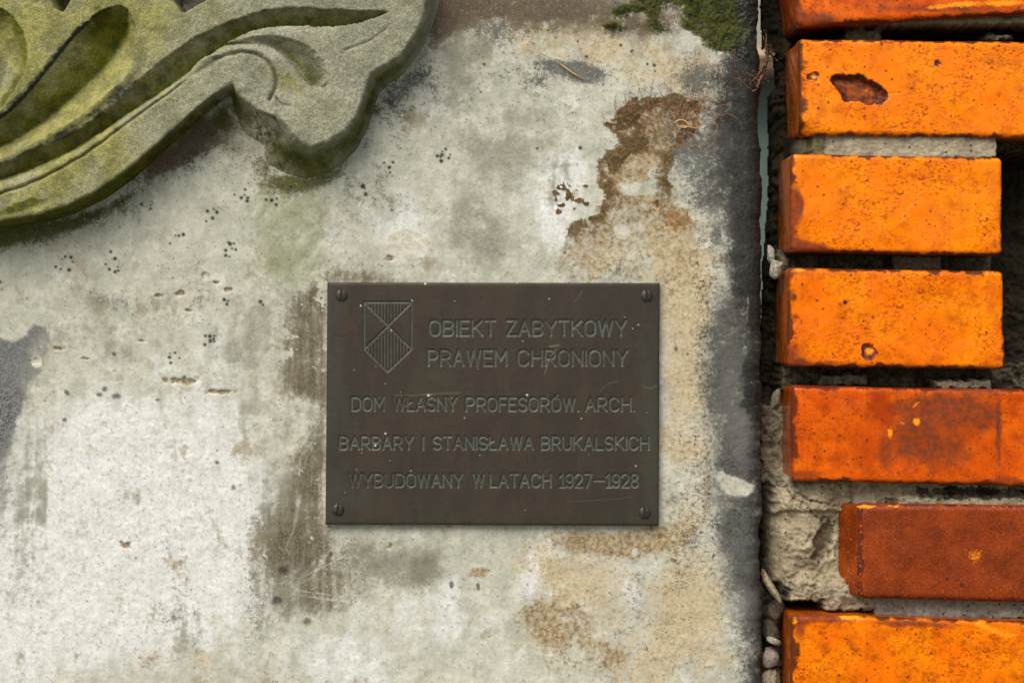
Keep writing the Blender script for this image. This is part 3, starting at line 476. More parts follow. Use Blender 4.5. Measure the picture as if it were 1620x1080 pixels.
def build_plate():
    TH = 13.0
    corners = cv([(517, 446), (1044.5, 447), (1043, 832), (514, 830)], TH)
    ni, nj = 660, 482
    a = np.linspace(0, 1, ni); bb = np.linspace(0, 1, nj); A_, B_ = np.meshgrid(a, bb)
    c = corners
    U = (1 - B_) * ((1 - A_) * c[0][0] + A_ * c[1][0]) + B_ * ((1 - A_) * c[3][0] + A_ * c[2][0])
    V = (1 - B_) * ((1 - A_) * c[0][1] + A_ * c[1][1]) + B_ * ((1 - A_) * c[3][1] + A_ * c[2][1])
    groove = np.zeros_like(U); bright = np.zeros_like(U)
    k = (DPX - TH) / DPX
    du = (U[0, -1] - U[0, 0]) / (ni - 1); dv = (V[-1, 0] - V[0, 0]) / (nj - 1)
    def stroke(pts, wd, strength=1.0):
        pts = cv(pts, TH)
        xs = [p[0] for p in pts]; ys = [p[1] for p in pts]
        i0 = max(0, int((min(xs) - U[0, 0]) / du) - 12); i1 = min(ni, int((max(xs) - U[0, 0]) / du) + 14)
        j0 = max(0, int((min(ys) - V[0, 0]) / dv) - 12); j1 = min(nj, int((max(ys) - V[0, 0]) / dv) + 14)
        u = U[j0:j1, i0:i1]; v = V[j0:j1, i0:i1]
        d = seg_d(u, v, pts)
        groove[j0:j1, i0:i1] = np.maximum(groove[j0:j1, i0:i1], strength * ss(wd * .5 + .6, wd * .5 - .7, d))
        d2 = seg_d(u, v - .9, pts)
        bright[j0:j1, i0:i1] = np.maximum(bright[j0:j1, i0:i1], strength * ss(wd * .5 + .5, wd * .5 - .9, d2) )  # stroke shifted down: lit lower edge of the engraving, painted
    def word(txt, x0, x1, ytop, ybot, wd=3.6, strength=1.0):
        h = ybot - ytop; adv = [glyph(ch)[0] for ch in txt]; gap = .24
        nat = sum(adv) + gap * (len(txt) - 1)
        m = wd * .5; sx = (x1 - x0 - wd) / max(nat, 1e-3) if nat > .1 else h; x = x0 + m
        for ch in txt:
            aw, sts = glyph(ch)
            for sk in sts: stroke([(x + px * sx, ybot - m - py * (h - wd)) for px, py in sk], wd, strength)
            x += (aw + gap) * sx
    for t in [("OBIEKT", 678, 785, 505, 532), ("ZABYTKOWY", 800, 992, 505, 532), ("PRAWEM", 676, 803, 552, 579.5), ("CHRONIONY", 818, 994, 552, 579.5)]: word(*t, wd=4.0)
    for t in [("DOM", 555, 609, 626.5, 650.5), ("WŁAŚNY".replace('Ś', 'S'), 621, 724, 626.5, 650.5), ("PROFESORÓW", 736, 911, 627, 651), ("ARCH.", 925, 1005, 627, 651), ("BARBARY", 536, 655, 688.5, 711.5), ("I", 668, 672, 688.5, 711.5), ("STANISŁAWA", 684, 845, 688.5, 711.5), ("BRUKALSKICH", 855, 1028, 688.5, 712),
              ("WYBUDOWANY", 551, 733, 747.5, 771), ("W", 747, 767, 747.5, 771), ("LATACH", 774, 873, 747.5, 771), ("1927–1928", 884, 1011, 747.5, 771.5)]: word(*t, wd=3.6)
    tl, tr, br_, bt, bl, ce = (576, 478), (651, 478), (651, 552), (613, 588), (576.5, 552), (613, 516)
    for s in [[tl, tr], [tr, br_], [br_, bt], [bt, bl], [bl, tl], [tl, br_], [tr, bl]]: stroke(s, 3.0)
    gw = groove.copy()
    for i in range(-6, 7):
        x = 613 + i * 5.1; dx = abs(i * 5.1)
        if dx < 33: stroke([(x, 480), (x, 480 + (36 - dx * .95))], 2.2, .95); stroke([(x, 516 + dx * .97), (x, 588 - dx * .96)], 2.2, .95)
    nb = fbm(U, V, 160, 4, 81); nm = fbm(U, V, 40, 4, 82); ns = fbm(U, V, 9, 3, 83)
    x = (A_ - .5) * 528; y = (B_ - .5) * 385
    ed = np.minimum(np.minimum(x + 264, 264 - x), np.minimum(y + 192.5, 192.5 - y))
    H0 = TH - 2.6 * np.exp(-ed / 1.6) - 1.25 * groove + .5 * nb + .15 * nm
    pit = ss(.62, .75, fbm(U, V, 12, 2, 85)); H0 = H0 - .15 * pit
    H0[0, :] = H0[-1, :] = -4; H0[:, 0] = H0[:, -1] = -4
    At = {}
    At['verd_lit'] = np.clip(np.maximum(bright * .9, groove * .5) * np.clip(.74 + .55 * nm + .3 * ns - .5 * gau(U, V, 575, 760, 40, 22) - .4 * gau(U, V, 640, 640, 30, 14), .12, 1), 0, 1)  # verdigris in the grooves, with the painted lit edge over it
    brown = ss(-45, 45, np.minimum(np.minimum(x + 264 - 8, 264 - x - 10) , np.minimum((y + 192.5) * 1.5 + 20, (192.5 - y) * .75)) + 46 * nb + 22 * nm)
    At['brown'] = brown
    At['olive'] = ss(.35, .9, blobs(U, V, [(690, 590, 70, 60, 0, .6), (560, 790, 60, 40, 0, .8), (530, 600, 16, 200, 0, .8), (1030, 700, 20, 120, 0, .8), (660, 480, 120, 20, 0, .3)]) + .35 * nm)
    scs = [([(622, 626), (655, 625), (700, 622), (728, 621)], .9, .5), ([(610, 628), (600, 630)], .7, .4), ([(862, 590), (870, 566), (880, 552)], .9, .7), ([(870, 548), (884, 546)], 1.3, .8), ([(908, 478), (915, 470), (922, 460)], .8, .35), ([(950, 618), (962, 607), (978, 602)], .8, .3), ([(1018, 612), (1030, 614), (1038, 610)], .9, .5), ([(1000, 786), (960, 790), (900, 793)], .8, .2)]
    fl = np.zeros_like(U)
    for pts, wd, s_ in scs: fl = np.maximum(fl, s_ * ss(wd + .6, wd - .5, seg_d(U, V, cv(pts, TH))))
    At['fleck'] = fl * .5
    dots = [(678, 626, 2.2, 1), (610, 686, 1.6, 1), (594, 705, 1.8, 1), (571, 484, 1.5, .9), (652, 476, 1.4, .8), (619, 523, 1.2, .8), (834, 625, 1.8, 1), (869, 473, 1.2, .7), (1010, 514, 1.3, .7), (1006, 737, 1.4, .7), (920, 662, 1.3, .5), (735, 661, 1.2, .6), (1001, 520, 1.0, .6), (673, 449, 2.0, .9), (886, 551, 2.6, .0), (818, 447, 1.5, .5), (650, 745, 1.2, .5), (915, 651, 1.2, .5)]
    for i in range(26): dots.append((rng.uniform(525, 1035), rng.uniform(452, 825), rng.uniform(.7, 1.1), rng.uniform(.2, .6)))
    wh = np.zeros_like(U)
    for px, py, r_, s_ in dots:
        (qx, qy), = cv([(px, py)], TH); wh = np.maximum(wh, s_ * ss(r_ + .5, r_ - .4, np.hypot(U - qx, V - qy)))
    At['white'] = wh
    H0 = H0 + 1.2 * wh * (A_ > 0.002) * (A_ < .998)
    b = NT("patinated_bronze")
    n1 = b.noise(5, 4, .6); n2 = b.noise(40, 4, .6, (1, 1, .35), off=1.3); n3 = b.noise(1.8, 2, .6, off=6)
    edge = b.mix(b.rng(n2, .35, .65), alb((66, 62, 49)), alb((56, 53, 42)))
    col = b.mix(b.rng(b.math('ADD', b.attr('brown'), b.math('MULTIPLY', b.math('SUBTRACT', n2, .5), .5)), .2, .9), edge, b.mix(b.rng(n2, .38, .62), alb((66, 55, 43)), alb((57, 49, 38))))
    col = b.mix(b.math('MULTIPLY', b.attr('olive'), .55), col, alb((66, 66, 52)))
    col = b.mix(b.attr('verd_lit'), col, b.mix(b.rng(n1, .4, .6), alb((98, 106, 96)), alb((80, 88, 80))))
    col = b.mix(b.attr('fleck'), col, alb((150, 140, 112)))
    col = b.mix(b.attr('white'), col, alb((200, 198, 180)))
    col = b.mix(1.0, col, b.val(b.rng(n1, .25, .75, .86, 1.14, False)), 'MULTIPLY')
    nrm = b.bump(n1, .15, .6); nrm = b.bump(n3, .15, .4, nrm)
    b.b.inputs['Metallic'].default_value = 0.15
    mat = b.done(col, b.rng(n2, .3, .7, .48, .62), nrm, .35)
    p = field("plaque", U, V, H0, mat, At, origin=(-0.012, 0.0, ZC - 290 * S))
    tag(p, "dark bronze plaque engraved with a shield and five lines of Polish capitals", "plaque")
    s = NT("dark_screw_brass"); q1 = s.noise(3, 3, .6)
    smat = s.done(s.mix(s.rng(q1, .35, .65), alb((74, 74, 62)), alb((50, 48, 42))), .42, s.bump(q1, .3, .5), .5); s.b.inputs['Metallic'].default_value = .35
    for (x0, y0, ang) in [(540, 467, 2), (1023.5, 467.5, -6), (534.5, 806, 8), (1020, 811, -3)]:
        (cx, cy), = cv([(x0, y0)], TH + 3)
        rr = np.concatenate([np.linspace(0.02, 8.2, 34), [8.9, 9.3, 9.5, 9.5]]); th = np.linspace(0, 2 * np.pi, 97)
        RR, TT = np.meshgrid(rr, th)
        X = RR * np.cos(TT); Y = RR * np.sin(TT)
        hh = TH + .3 + 3.6 * np.sqrt(np.maximum(1 - (RR / 9.6) ** 2, 0))
        sx = X * math.cos(R(ang)) + Y * math.sin(R(ang))
        hh = hh - 5.5 * ss(1.7, 1.1, np.abs(sx)) * (RR < 9.0)
        hh = np.where(RR >= 9.5, np.where(np.arange(len(rr)) == len(rr) - 1, TH - 2.5, TH + .5), hh)
        field("screw", cx + X, cy + Y, hh, smat, {}, parent=p, origin=(float((cx - 810) * S), -TH * S, float(ZC + (540 - cy) * S)))
    return p
build_plate()

# ------------------------------------------------------------------ brick pillar
PO = (0.35, 0.06, ZC - 560 * S)
pillar = bpy.data.objects.new("brick_pillar", None); scn.collection.objects.link(pillar); pillar.location = PO; pillar['_o'] = list(PO)
tag(pillar, "pillar of glossy orange glazed bricks with crumbling mortar beside the plaster wall", "brick pillar")

def brick_material(name, ca, cb, dark, matte=False, mottled=.3):
    b = NT(name)
    n1 = b.noise(9, 4, .65); n2 = b.noise(2.2, 3, .6, off=2.2); n3 = b.noise(60, 4, .6, off=4.4); n4 = b.noise(24, 5, .7, off=9)
    col = b.mix(b.rng(n3, .32, .68), alb(ca, .95), alb(cb, .95))
    deep = tuple(x * .62 for x in cb[:2]) + (cb[2] * .6,)
    col = b.mix(b.rng(n4, .50, .72, 0, mottled), col, alb(deep, .95))
    col = b.mix(b.rng(n1, .56, .74, 0, mottled * .8), col, alb(deep, .95))
    # dark iron specks in the glaze
    f_a = b.noise(5, 3, .6, (1, 1, 1.7), .4, 31); f_b = b.noise(11, 4, .65, (1, 1, 1.5), .6, 33); f_c = b.noise(95, 4, .6, off=35); f_d = b.noise(30, 5, .7, off=37)
    mid = tuple(x * .81 for x in cb[:2]) + (2,)
    col = b.mix(b.rng(f_d, .46, .68, 0, .75), col, alb(mid, .95))
    col = b.mix(b.math('MULTIPLY', b.rng(f_a, .51, .66, 0, .8), b.rng(f_c, .40, .62, .15, 1)), col, alb((176, 66, 2), .95))
    col = b.mix(b.math('MULTIPLY', b.rng(f_b, .55, .68, 0, .9), b.rng(f_c, .40, .64, .08, 1)), col, alb((140, 54, 4), .95))
    for px, thr, dens, off, c in ((7, .26, .72, 2.7, (112, 48, 8)), (11, .24, .70, 4.7, (96, 44, 12)), (16, .17, .62, 7.7, (84, 38, 14)), (34, .10, .5, 9.1, (52, 28, 22))):
        vd, vc = b.voro(px, off); sp = b.n("ShaderNodeSeparateColor"); b.l(vc, sp.inputs[0])
        vdn = b.math('ADD', vd, b.math('MULTIPLY', b.math('SUBTRACT', n1, .5), .5))
        col = b.mix(b.math('MULTIPLY', b.rng(vdn, thr, thr * .3, 0, .85), b.rng(sp.outputs[0], dens, dens + .04)), col, alb(c, .95))
    mk = lambda nm, h, lo, hi, nz: b.rng(b.math('ADD', b.attr(nm), b.math('MULTIPLY', b.math('SUBTRACT', nz, .5), h)), lo, hi)
    side = b.attr('side')
    col = b.mix(b.math('MULTIPLY', side, .75), col, b.mix(b.rng(n3, .4, .6), alb((150, 66, 10), .95), alb((112, 44, 8), .95)))  # browner side faces, their shade put into the colour
    col = b.mix(mk('edge', .9, .25, .95, n4), col, alb(dark, .95))
    col = b.mix(mk('stain', .9, .3, .95, n4), col, b.mix(b.rng(n1, .4, .6), alb((118, 56, 30), .95), alb((150, 62, 20), .95)))
    col = b.mix(b.math('MULTIPLY', mk('red', .8, .2, 1.2, n4), .7), col, alb((150, 42, 4), .95))
    col = b.mix(mk('dent', .4, .3, .8, n1), col, b.mix(b.rng(n1, .40, .64), alb((72, 36, 22), .95), alb((132, 56, 18), .95)))
    col = b.mix(mk('gold', 1.0, .35, .85, f_a), col, alb((255, 150, 20), .95))
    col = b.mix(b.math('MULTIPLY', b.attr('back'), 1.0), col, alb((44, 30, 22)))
    col = b.mix(b.math('MULTIPLY', b.attr('lime_or_glint'), .8), col, alb((190, 176, 150)))
    col = b.mix(1.0, col, b.val(b.rng(n2, .25, .75, .88, 1.1, False)), 'MULTIPLY')
    if matte:
        nrm = b.bump(b.noise(3.2, 2, .6, off=5), .6, 1.2); nrm = b.bump(n2, .5, .7, nrm)
        col = b.mix(b.rng(b.noise(3.0, 2, .6, off=51), .56, .70, 0, .65), col, alb((190, 88, 30)))
        col = b.mix(b.rng(b.noise(4.0, 2, .6, off=53), .56, .70, 0, .5), col, alb((92, 36, 12)))
        vd, vc = b.voro(6, 1.1); sp = b.n("ShaderNodeSeparateColor"); b.l(vc, sp.inputs[0])
        col = b.mix(b.math('MULTIPLY', b.rng(vd, .3, .12), b.rng(sp.outputs[1], .78, .84)), col, alb((215, 120, 70)))
        ro = b.rng(side, .2, .8, .38, .15)
    else:
        nrm = b.bump(n1, .12, 1.0); nrm = b.bump(n3, .3, 2.5, nrm); nrm = b.bump(n2, .08, .5, nrm)
        ro = b.math('ADD', b.rng(n4, .3, .7, .16, .26), b.math('MULTIPLY', b.attr('dent'), .3))
    ro = b.math('ADD', ro, b.math('MULTIPLY', b.attr('back'), .5))
    return b.done(col, ro, nrm, .24 if matte else .22)

def build_brick(quad, h0, depth, mat, label, seed, rad=7.0, edge_w=(16, 8, 8, 11), flare=0.0, nob=False, dents=(), stains=(), reds=(), golds=(), cracks=(), cornercut=(0, 0, 0, 0), tilt=(0, 0)):
    q = cv(quad, h0)
    W = (math.hypot(q[1][0] - q[0][0], q[1][1] - q[0][1]) + math.hypot(q[2][0] - q[3][0], q[2][1] - q[3][1])) / 2
    Hq = (abs(q[3][1] - q[0][1]) + abs(q[2][1] - q[1][1])) / 2
    st = 1.7; nx = int(W / st) + 1; ny = int(Hq / st) + 1; nd = int(depth / 3.0)
    ex = np.concatenate([-np.linspace(depth, 3, nd)[:], np.linspace(0, W, nx), W + np.linspace(3, depth, nd)])
    ey = np.concatenate([-np.linspace(depth, 3, nd)[:], np.linspace(0, Hq, ny), Hq + np.linspace(3, depth, nd)])
    EX, EY = np.meshgrid(ex, ey)
    X = np.clip(EX, 0, W); Y = np.clip(EY, 0, Hq)
    C = np.maximum(np.maximum(np.maximum(-EX, EX - W), np.maximum(-EY, EY - Hq)), 0)
    # rounded box
    r_ = rad
    Xi = np.clip(X, r_, W - r_); Yi = np.clip(Y, r_, Hq - r_); Ci = np.maximum(C, r_)
    dx, dy, dz = X - Xi, Y - Yi, Ci - C
    L = np.sqrt(dx * dx + dy * dy + dz * dz) + 1e-9; nxv, nyv, nzv = dx / L, dy / L, dz / L
    n = 1.5 * fbm(X + .6 * C, Y + .8 * C, 90, 3, seed) + .22 * fbm(X + .6 * C, Y + .8 * C, 14, 3, seed + 1)
    rr = r_ + n
    X2, Y2, C2 = Xi + nxv * rr, Yi + nyv * rr, Ci - nzv * rr
    X2 = X2 - flare * C * (EX < 0)
    # quad mapping of the front face
    a = X2 / W; bq = Y2 / Hq
    U = (1 - bq) * ((1 - a) * q[0][0] + a * q[1][0]) + bq * ((1 - a) * q[3][0] + a * q[2][0])
    V = (1 - bq) * ((1 - a) * q[0][1] + a * q[1][1]) + bq * ((1 - a) * q[3][1] + a * q[2][1])
    A = {}
    nm = fbm(X, Y, 22, 4, seed + 2); ns = fbm(X, Y, 7, 3, seed + 3); nl = fbm(X + C, Y + C, 60, 3, seed + 4)
    e = np.maximum.reduce([ss(edge_w[0], 0, X + 11 * nm), ss(edge_w[1], -2, Y + 10 * nm), ss(edge_w[2], -2, W - X + 10 * nm), ss(edge_w[3], -2, Hq - Y + 10 * nm)]) * (C < 9)
    A['edge'] = np.clip(e * (.95 + .5 * nl), 0, 1)
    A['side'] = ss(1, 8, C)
    A['lime_or_glint'] = ss(9, 1, np.abs(C - depth * .70 - 4 * nm)) * (EX < 0) * (0 if nob else 1) * ss(-.1, .3, nl + .15 + nm * .5)  # painted gloss highlight along the back arris, with some lime residue
    A['back'] = ss(depth * .78, depth * .9, C + 6 * nm) * (EX < 0) * (0 if nob else 1) + ss(14, 40, C + 8 * nm) * ((EY < 0) | (EY > Hq)) * .7 * (0 if nob else 1)  # flanks blackened with depth: shade of the gap put into the colour
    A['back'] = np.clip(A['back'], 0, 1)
    # picture coordinates for hand placed marks
    kk = DPX / (DPX - h0); PU = 810 + (U - 810) * kk + 2.5 * ns; PV = 540 + (V - 540) * kk + 2.5 * nm
    fr = (C < 4)
    dn = np.zeros_like(U); dsh = np.zeros_like(U)
    for poly, dep in dents:
        s_ = sdf(PU, PV, poly) + 1.5 * ns + 3 * nm
        dn = np.maximum(dn, ss(5, -3, s_ + 1.5 * ns) * (1 - .5 * ss(-3, -17, s_ + 10 * nm + 4 * ns)) * fr); dsh = np.maximum(dsh, dep * ss(2, -7, s_) * fr)
        dsh = dsh - .16 * dep * np.exp(-((s_ - 4) / 4) ** 2) * fr
    A['dent'] = dn
    for cr in cracks:
        cd = seg_d(PU, PV, cr); A['dent'] = np.maximum(A['dent'], .6 * ss(1.9, .3, cd + ns) * fr); dsh = np.maximum(dsh, .8 * ss(1.8, .3, cd) * fr)
    A['stain'] = np.clip(blobs(PU, PV, stains), 0, 1) * (C < 10); A['red'] = ss(.2, .8, blobs(PU, PV, reds) + .3 * nm) * (C < 10); A['gold'] = np.clip(blobs(PU, PV, golds), 0, 1) * (C < 10)
    hh = h0 - C2 - dsh + tilt[0] * (a - .5) + tilt[1] * (bq - .5)
    # corner cut (top-left, top-right, bottom-right, bottom-left): a knocked back corner
    for (cc, ax, by) in zip(cornercut, (0, 1, 1, 0), (0, 0, 1, 1)):
        if cc: 
            dd = np.hypot(X - ax * W, (Y - by * Hq)); hh = hh - cc * ss(cc * 1.5, 0, dd)
    nj, ni = U.shape
    idx = np.arange(nj * ni).reshape(nj, ni)
    f = np.stack([idx[:-1, :-1], idx[1:, :-1], idx[1:, 1:], idx[:-1, 1:]], -1)
    jx = (ex[:-1] < -1e-6) | (ex[1:] > W + 1e-6); jy = (ey[:-1] < -1e-6) | (ey[1:] > Hq + 1e-6)
    f = f[~(jy[:, None] & jx[None, :])].reshape(-1, 4)
    co = wpos(U, V, hh).reshape(-1, 3)
    used = np.zeros(nj * ni, bool); used[f.ravel()] = True
    # weld the seams on the four depth edges: same position -> same vertex
    key = np.round(np.stack([X.ravel(), Y.ravel(), C.ravel()], -1), 3)
    _, inv, first = np.unique(key, axis=0, return_inverse=True, return_index=True)[0], None, None
    uq, first, inv = np.unique(key, axis=0, return_index=True, return_inverse=True); inv = inv.ravel()
    f = first[inv[f]]
    used[:] = False; used[f.ravel()] = True; remap = np.cumsum(used) - 1
    org = (float(co[used][:, 0].mean()), -h0 * S + depth * S, float(co[used][:, 2].min()))
    me = raw_mesh("brick", co[used] - np.array(org), remap[f])
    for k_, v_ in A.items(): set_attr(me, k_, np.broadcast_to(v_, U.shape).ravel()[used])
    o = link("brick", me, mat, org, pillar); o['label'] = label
    return o

XR = 1790
H_B = 34
M_or = brick_material("glaze_bright_orange", (255, 140, 0), (250, 122, 0), (92, 44, 18), mottled=.2)
M_am = brick_material("glaze_amber", (255, 138, 0), (244, 112, 0), (92, 42, 14), mottled=.45)
M_rd = brick_material("glaze_red_orange", (230, 100, 4), (200, 76, 4), (98, 40, 18), mottled=.55)
M_tp = brick_material("glaze_streaked_orange", (240, 112, 8), (214, 80, 6), (88, 38, 14), mottled=.5)
M_bt = brick_material('glaze_mottled_amber', (255, 138, 0), (240, 110, 0), (92, 42, 14), mottled=.95)
M_mt = brick_material("matte_red_brick", (146, 58, 10), (120, 46, 9), (84, 34, 16), matte=True, mottled=.35)
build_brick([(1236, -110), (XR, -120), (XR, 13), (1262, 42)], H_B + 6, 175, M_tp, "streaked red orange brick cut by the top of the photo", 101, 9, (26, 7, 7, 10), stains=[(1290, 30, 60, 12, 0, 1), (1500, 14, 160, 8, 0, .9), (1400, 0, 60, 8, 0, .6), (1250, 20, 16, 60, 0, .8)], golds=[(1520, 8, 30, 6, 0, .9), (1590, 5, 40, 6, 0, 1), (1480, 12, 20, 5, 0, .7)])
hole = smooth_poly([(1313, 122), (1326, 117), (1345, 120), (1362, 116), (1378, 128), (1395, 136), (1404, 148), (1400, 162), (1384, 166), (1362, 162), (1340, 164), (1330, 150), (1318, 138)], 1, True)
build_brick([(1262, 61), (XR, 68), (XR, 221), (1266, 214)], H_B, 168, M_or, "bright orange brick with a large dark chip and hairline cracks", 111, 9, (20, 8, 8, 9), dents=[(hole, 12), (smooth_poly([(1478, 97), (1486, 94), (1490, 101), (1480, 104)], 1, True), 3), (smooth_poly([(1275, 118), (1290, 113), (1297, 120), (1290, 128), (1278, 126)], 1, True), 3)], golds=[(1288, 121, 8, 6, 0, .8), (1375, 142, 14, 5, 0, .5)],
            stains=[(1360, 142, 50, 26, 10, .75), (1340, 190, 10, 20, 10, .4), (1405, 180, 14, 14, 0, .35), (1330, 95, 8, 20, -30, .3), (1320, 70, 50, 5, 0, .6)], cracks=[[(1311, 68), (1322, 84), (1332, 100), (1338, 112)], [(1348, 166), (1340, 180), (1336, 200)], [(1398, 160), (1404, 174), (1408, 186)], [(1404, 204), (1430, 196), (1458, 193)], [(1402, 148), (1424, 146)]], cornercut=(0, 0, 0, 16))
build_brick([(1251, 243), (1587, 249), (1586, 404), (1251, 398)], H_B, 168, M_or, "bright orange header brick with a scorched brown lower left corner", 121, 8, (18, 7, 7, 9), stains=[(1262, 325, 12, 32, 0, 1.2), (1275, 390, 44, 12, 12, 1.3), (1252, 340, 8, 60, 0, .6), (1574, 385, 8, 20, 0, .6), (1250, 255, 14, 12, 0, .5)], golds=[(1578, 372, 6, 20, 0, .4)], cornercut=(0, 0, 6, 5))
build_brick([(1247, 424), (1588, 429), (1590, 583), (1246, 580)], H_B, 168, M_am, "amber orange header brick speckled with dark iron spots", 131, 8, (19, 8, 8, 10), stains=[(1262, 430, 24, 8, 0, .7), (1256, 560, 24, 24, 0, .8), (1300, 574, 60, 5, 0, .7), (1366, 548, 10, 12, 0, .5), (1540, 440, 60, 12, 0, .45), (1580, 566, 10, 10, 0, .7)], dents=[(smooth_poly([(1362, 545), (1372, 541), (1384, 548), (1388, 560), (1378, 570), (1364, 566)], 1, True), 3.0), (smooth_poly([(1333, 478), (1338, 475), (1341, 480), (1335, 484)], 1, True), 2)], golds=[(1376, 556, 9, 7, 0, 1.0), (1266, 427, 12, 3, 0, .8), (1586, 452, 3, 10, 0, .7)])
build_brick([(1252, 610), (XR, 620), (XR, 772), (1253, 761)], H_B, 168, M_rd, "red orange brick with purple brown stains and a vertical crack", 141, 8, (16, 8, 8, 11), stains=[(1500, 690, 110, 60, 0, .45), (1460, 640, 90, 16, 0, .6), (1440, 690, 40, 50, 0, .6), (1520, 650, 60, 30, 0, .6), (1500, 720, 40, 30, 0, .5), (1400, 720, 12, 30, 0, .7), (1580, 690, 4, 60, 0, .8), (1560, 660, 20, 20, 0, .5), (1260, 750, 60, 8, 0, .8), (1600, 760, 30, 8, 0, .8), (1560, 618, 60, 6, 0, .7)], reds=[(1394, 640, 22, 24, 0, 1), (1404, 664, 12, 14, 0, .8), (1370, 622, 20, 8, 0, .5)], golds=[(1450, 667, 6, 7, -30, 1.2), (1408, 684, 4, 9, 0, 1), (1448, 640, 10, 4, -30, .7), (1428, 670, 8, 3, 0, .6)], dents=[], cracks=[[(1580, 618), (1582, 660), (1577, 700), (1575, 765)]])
build_brick([(1361, 797), (XR, 800), (XR, 956), (1361, 947)], H_B, 150, M_mt, "matte red brown brick set back beside the mortar lump", 151, 10, (7, 4, 4, 5), flare=.5, nob=True, golds=[(1370, 801, 18, 3, 0, .9), (1415, 800, 14, 3, 0, .7), (1438, 868, 10, 14, 10, .4), (1540, 882, 10, 12, 0, .4), (1550, 876, 22, 14, 0, .35), (1520, 866, 12, 8, 0, .3)])
build_brick([(1252, 972), (XR, 986), (XR, 1150), (1250, 1150)], H_B, 168, M_bt, "amber brick with worn top edge cut by the bottom of the photo", 161, 8, (14, 10, 6, 6), nob=True, stains=[(1300, 978, 50, 9, 0, .9), (1420, 984, 60, 8, 0, .8), (1266, 1000, 14, 30, 0, .8), (1500, 990, 80, 8, 0, .6), (1505, 1050, 12, 30, 0, .6), (1580, 1010, 20, 20, 0, .5)], golds=[(1345, 976, 22, 5, 0, 1), (1258, 982, 5, 8, 0, .8), (1560, 992, 30, 6, 20, .9), (1600, 1000, 20, 20, 0, .6), (1470, 992, 8, 5, 0, .7)])

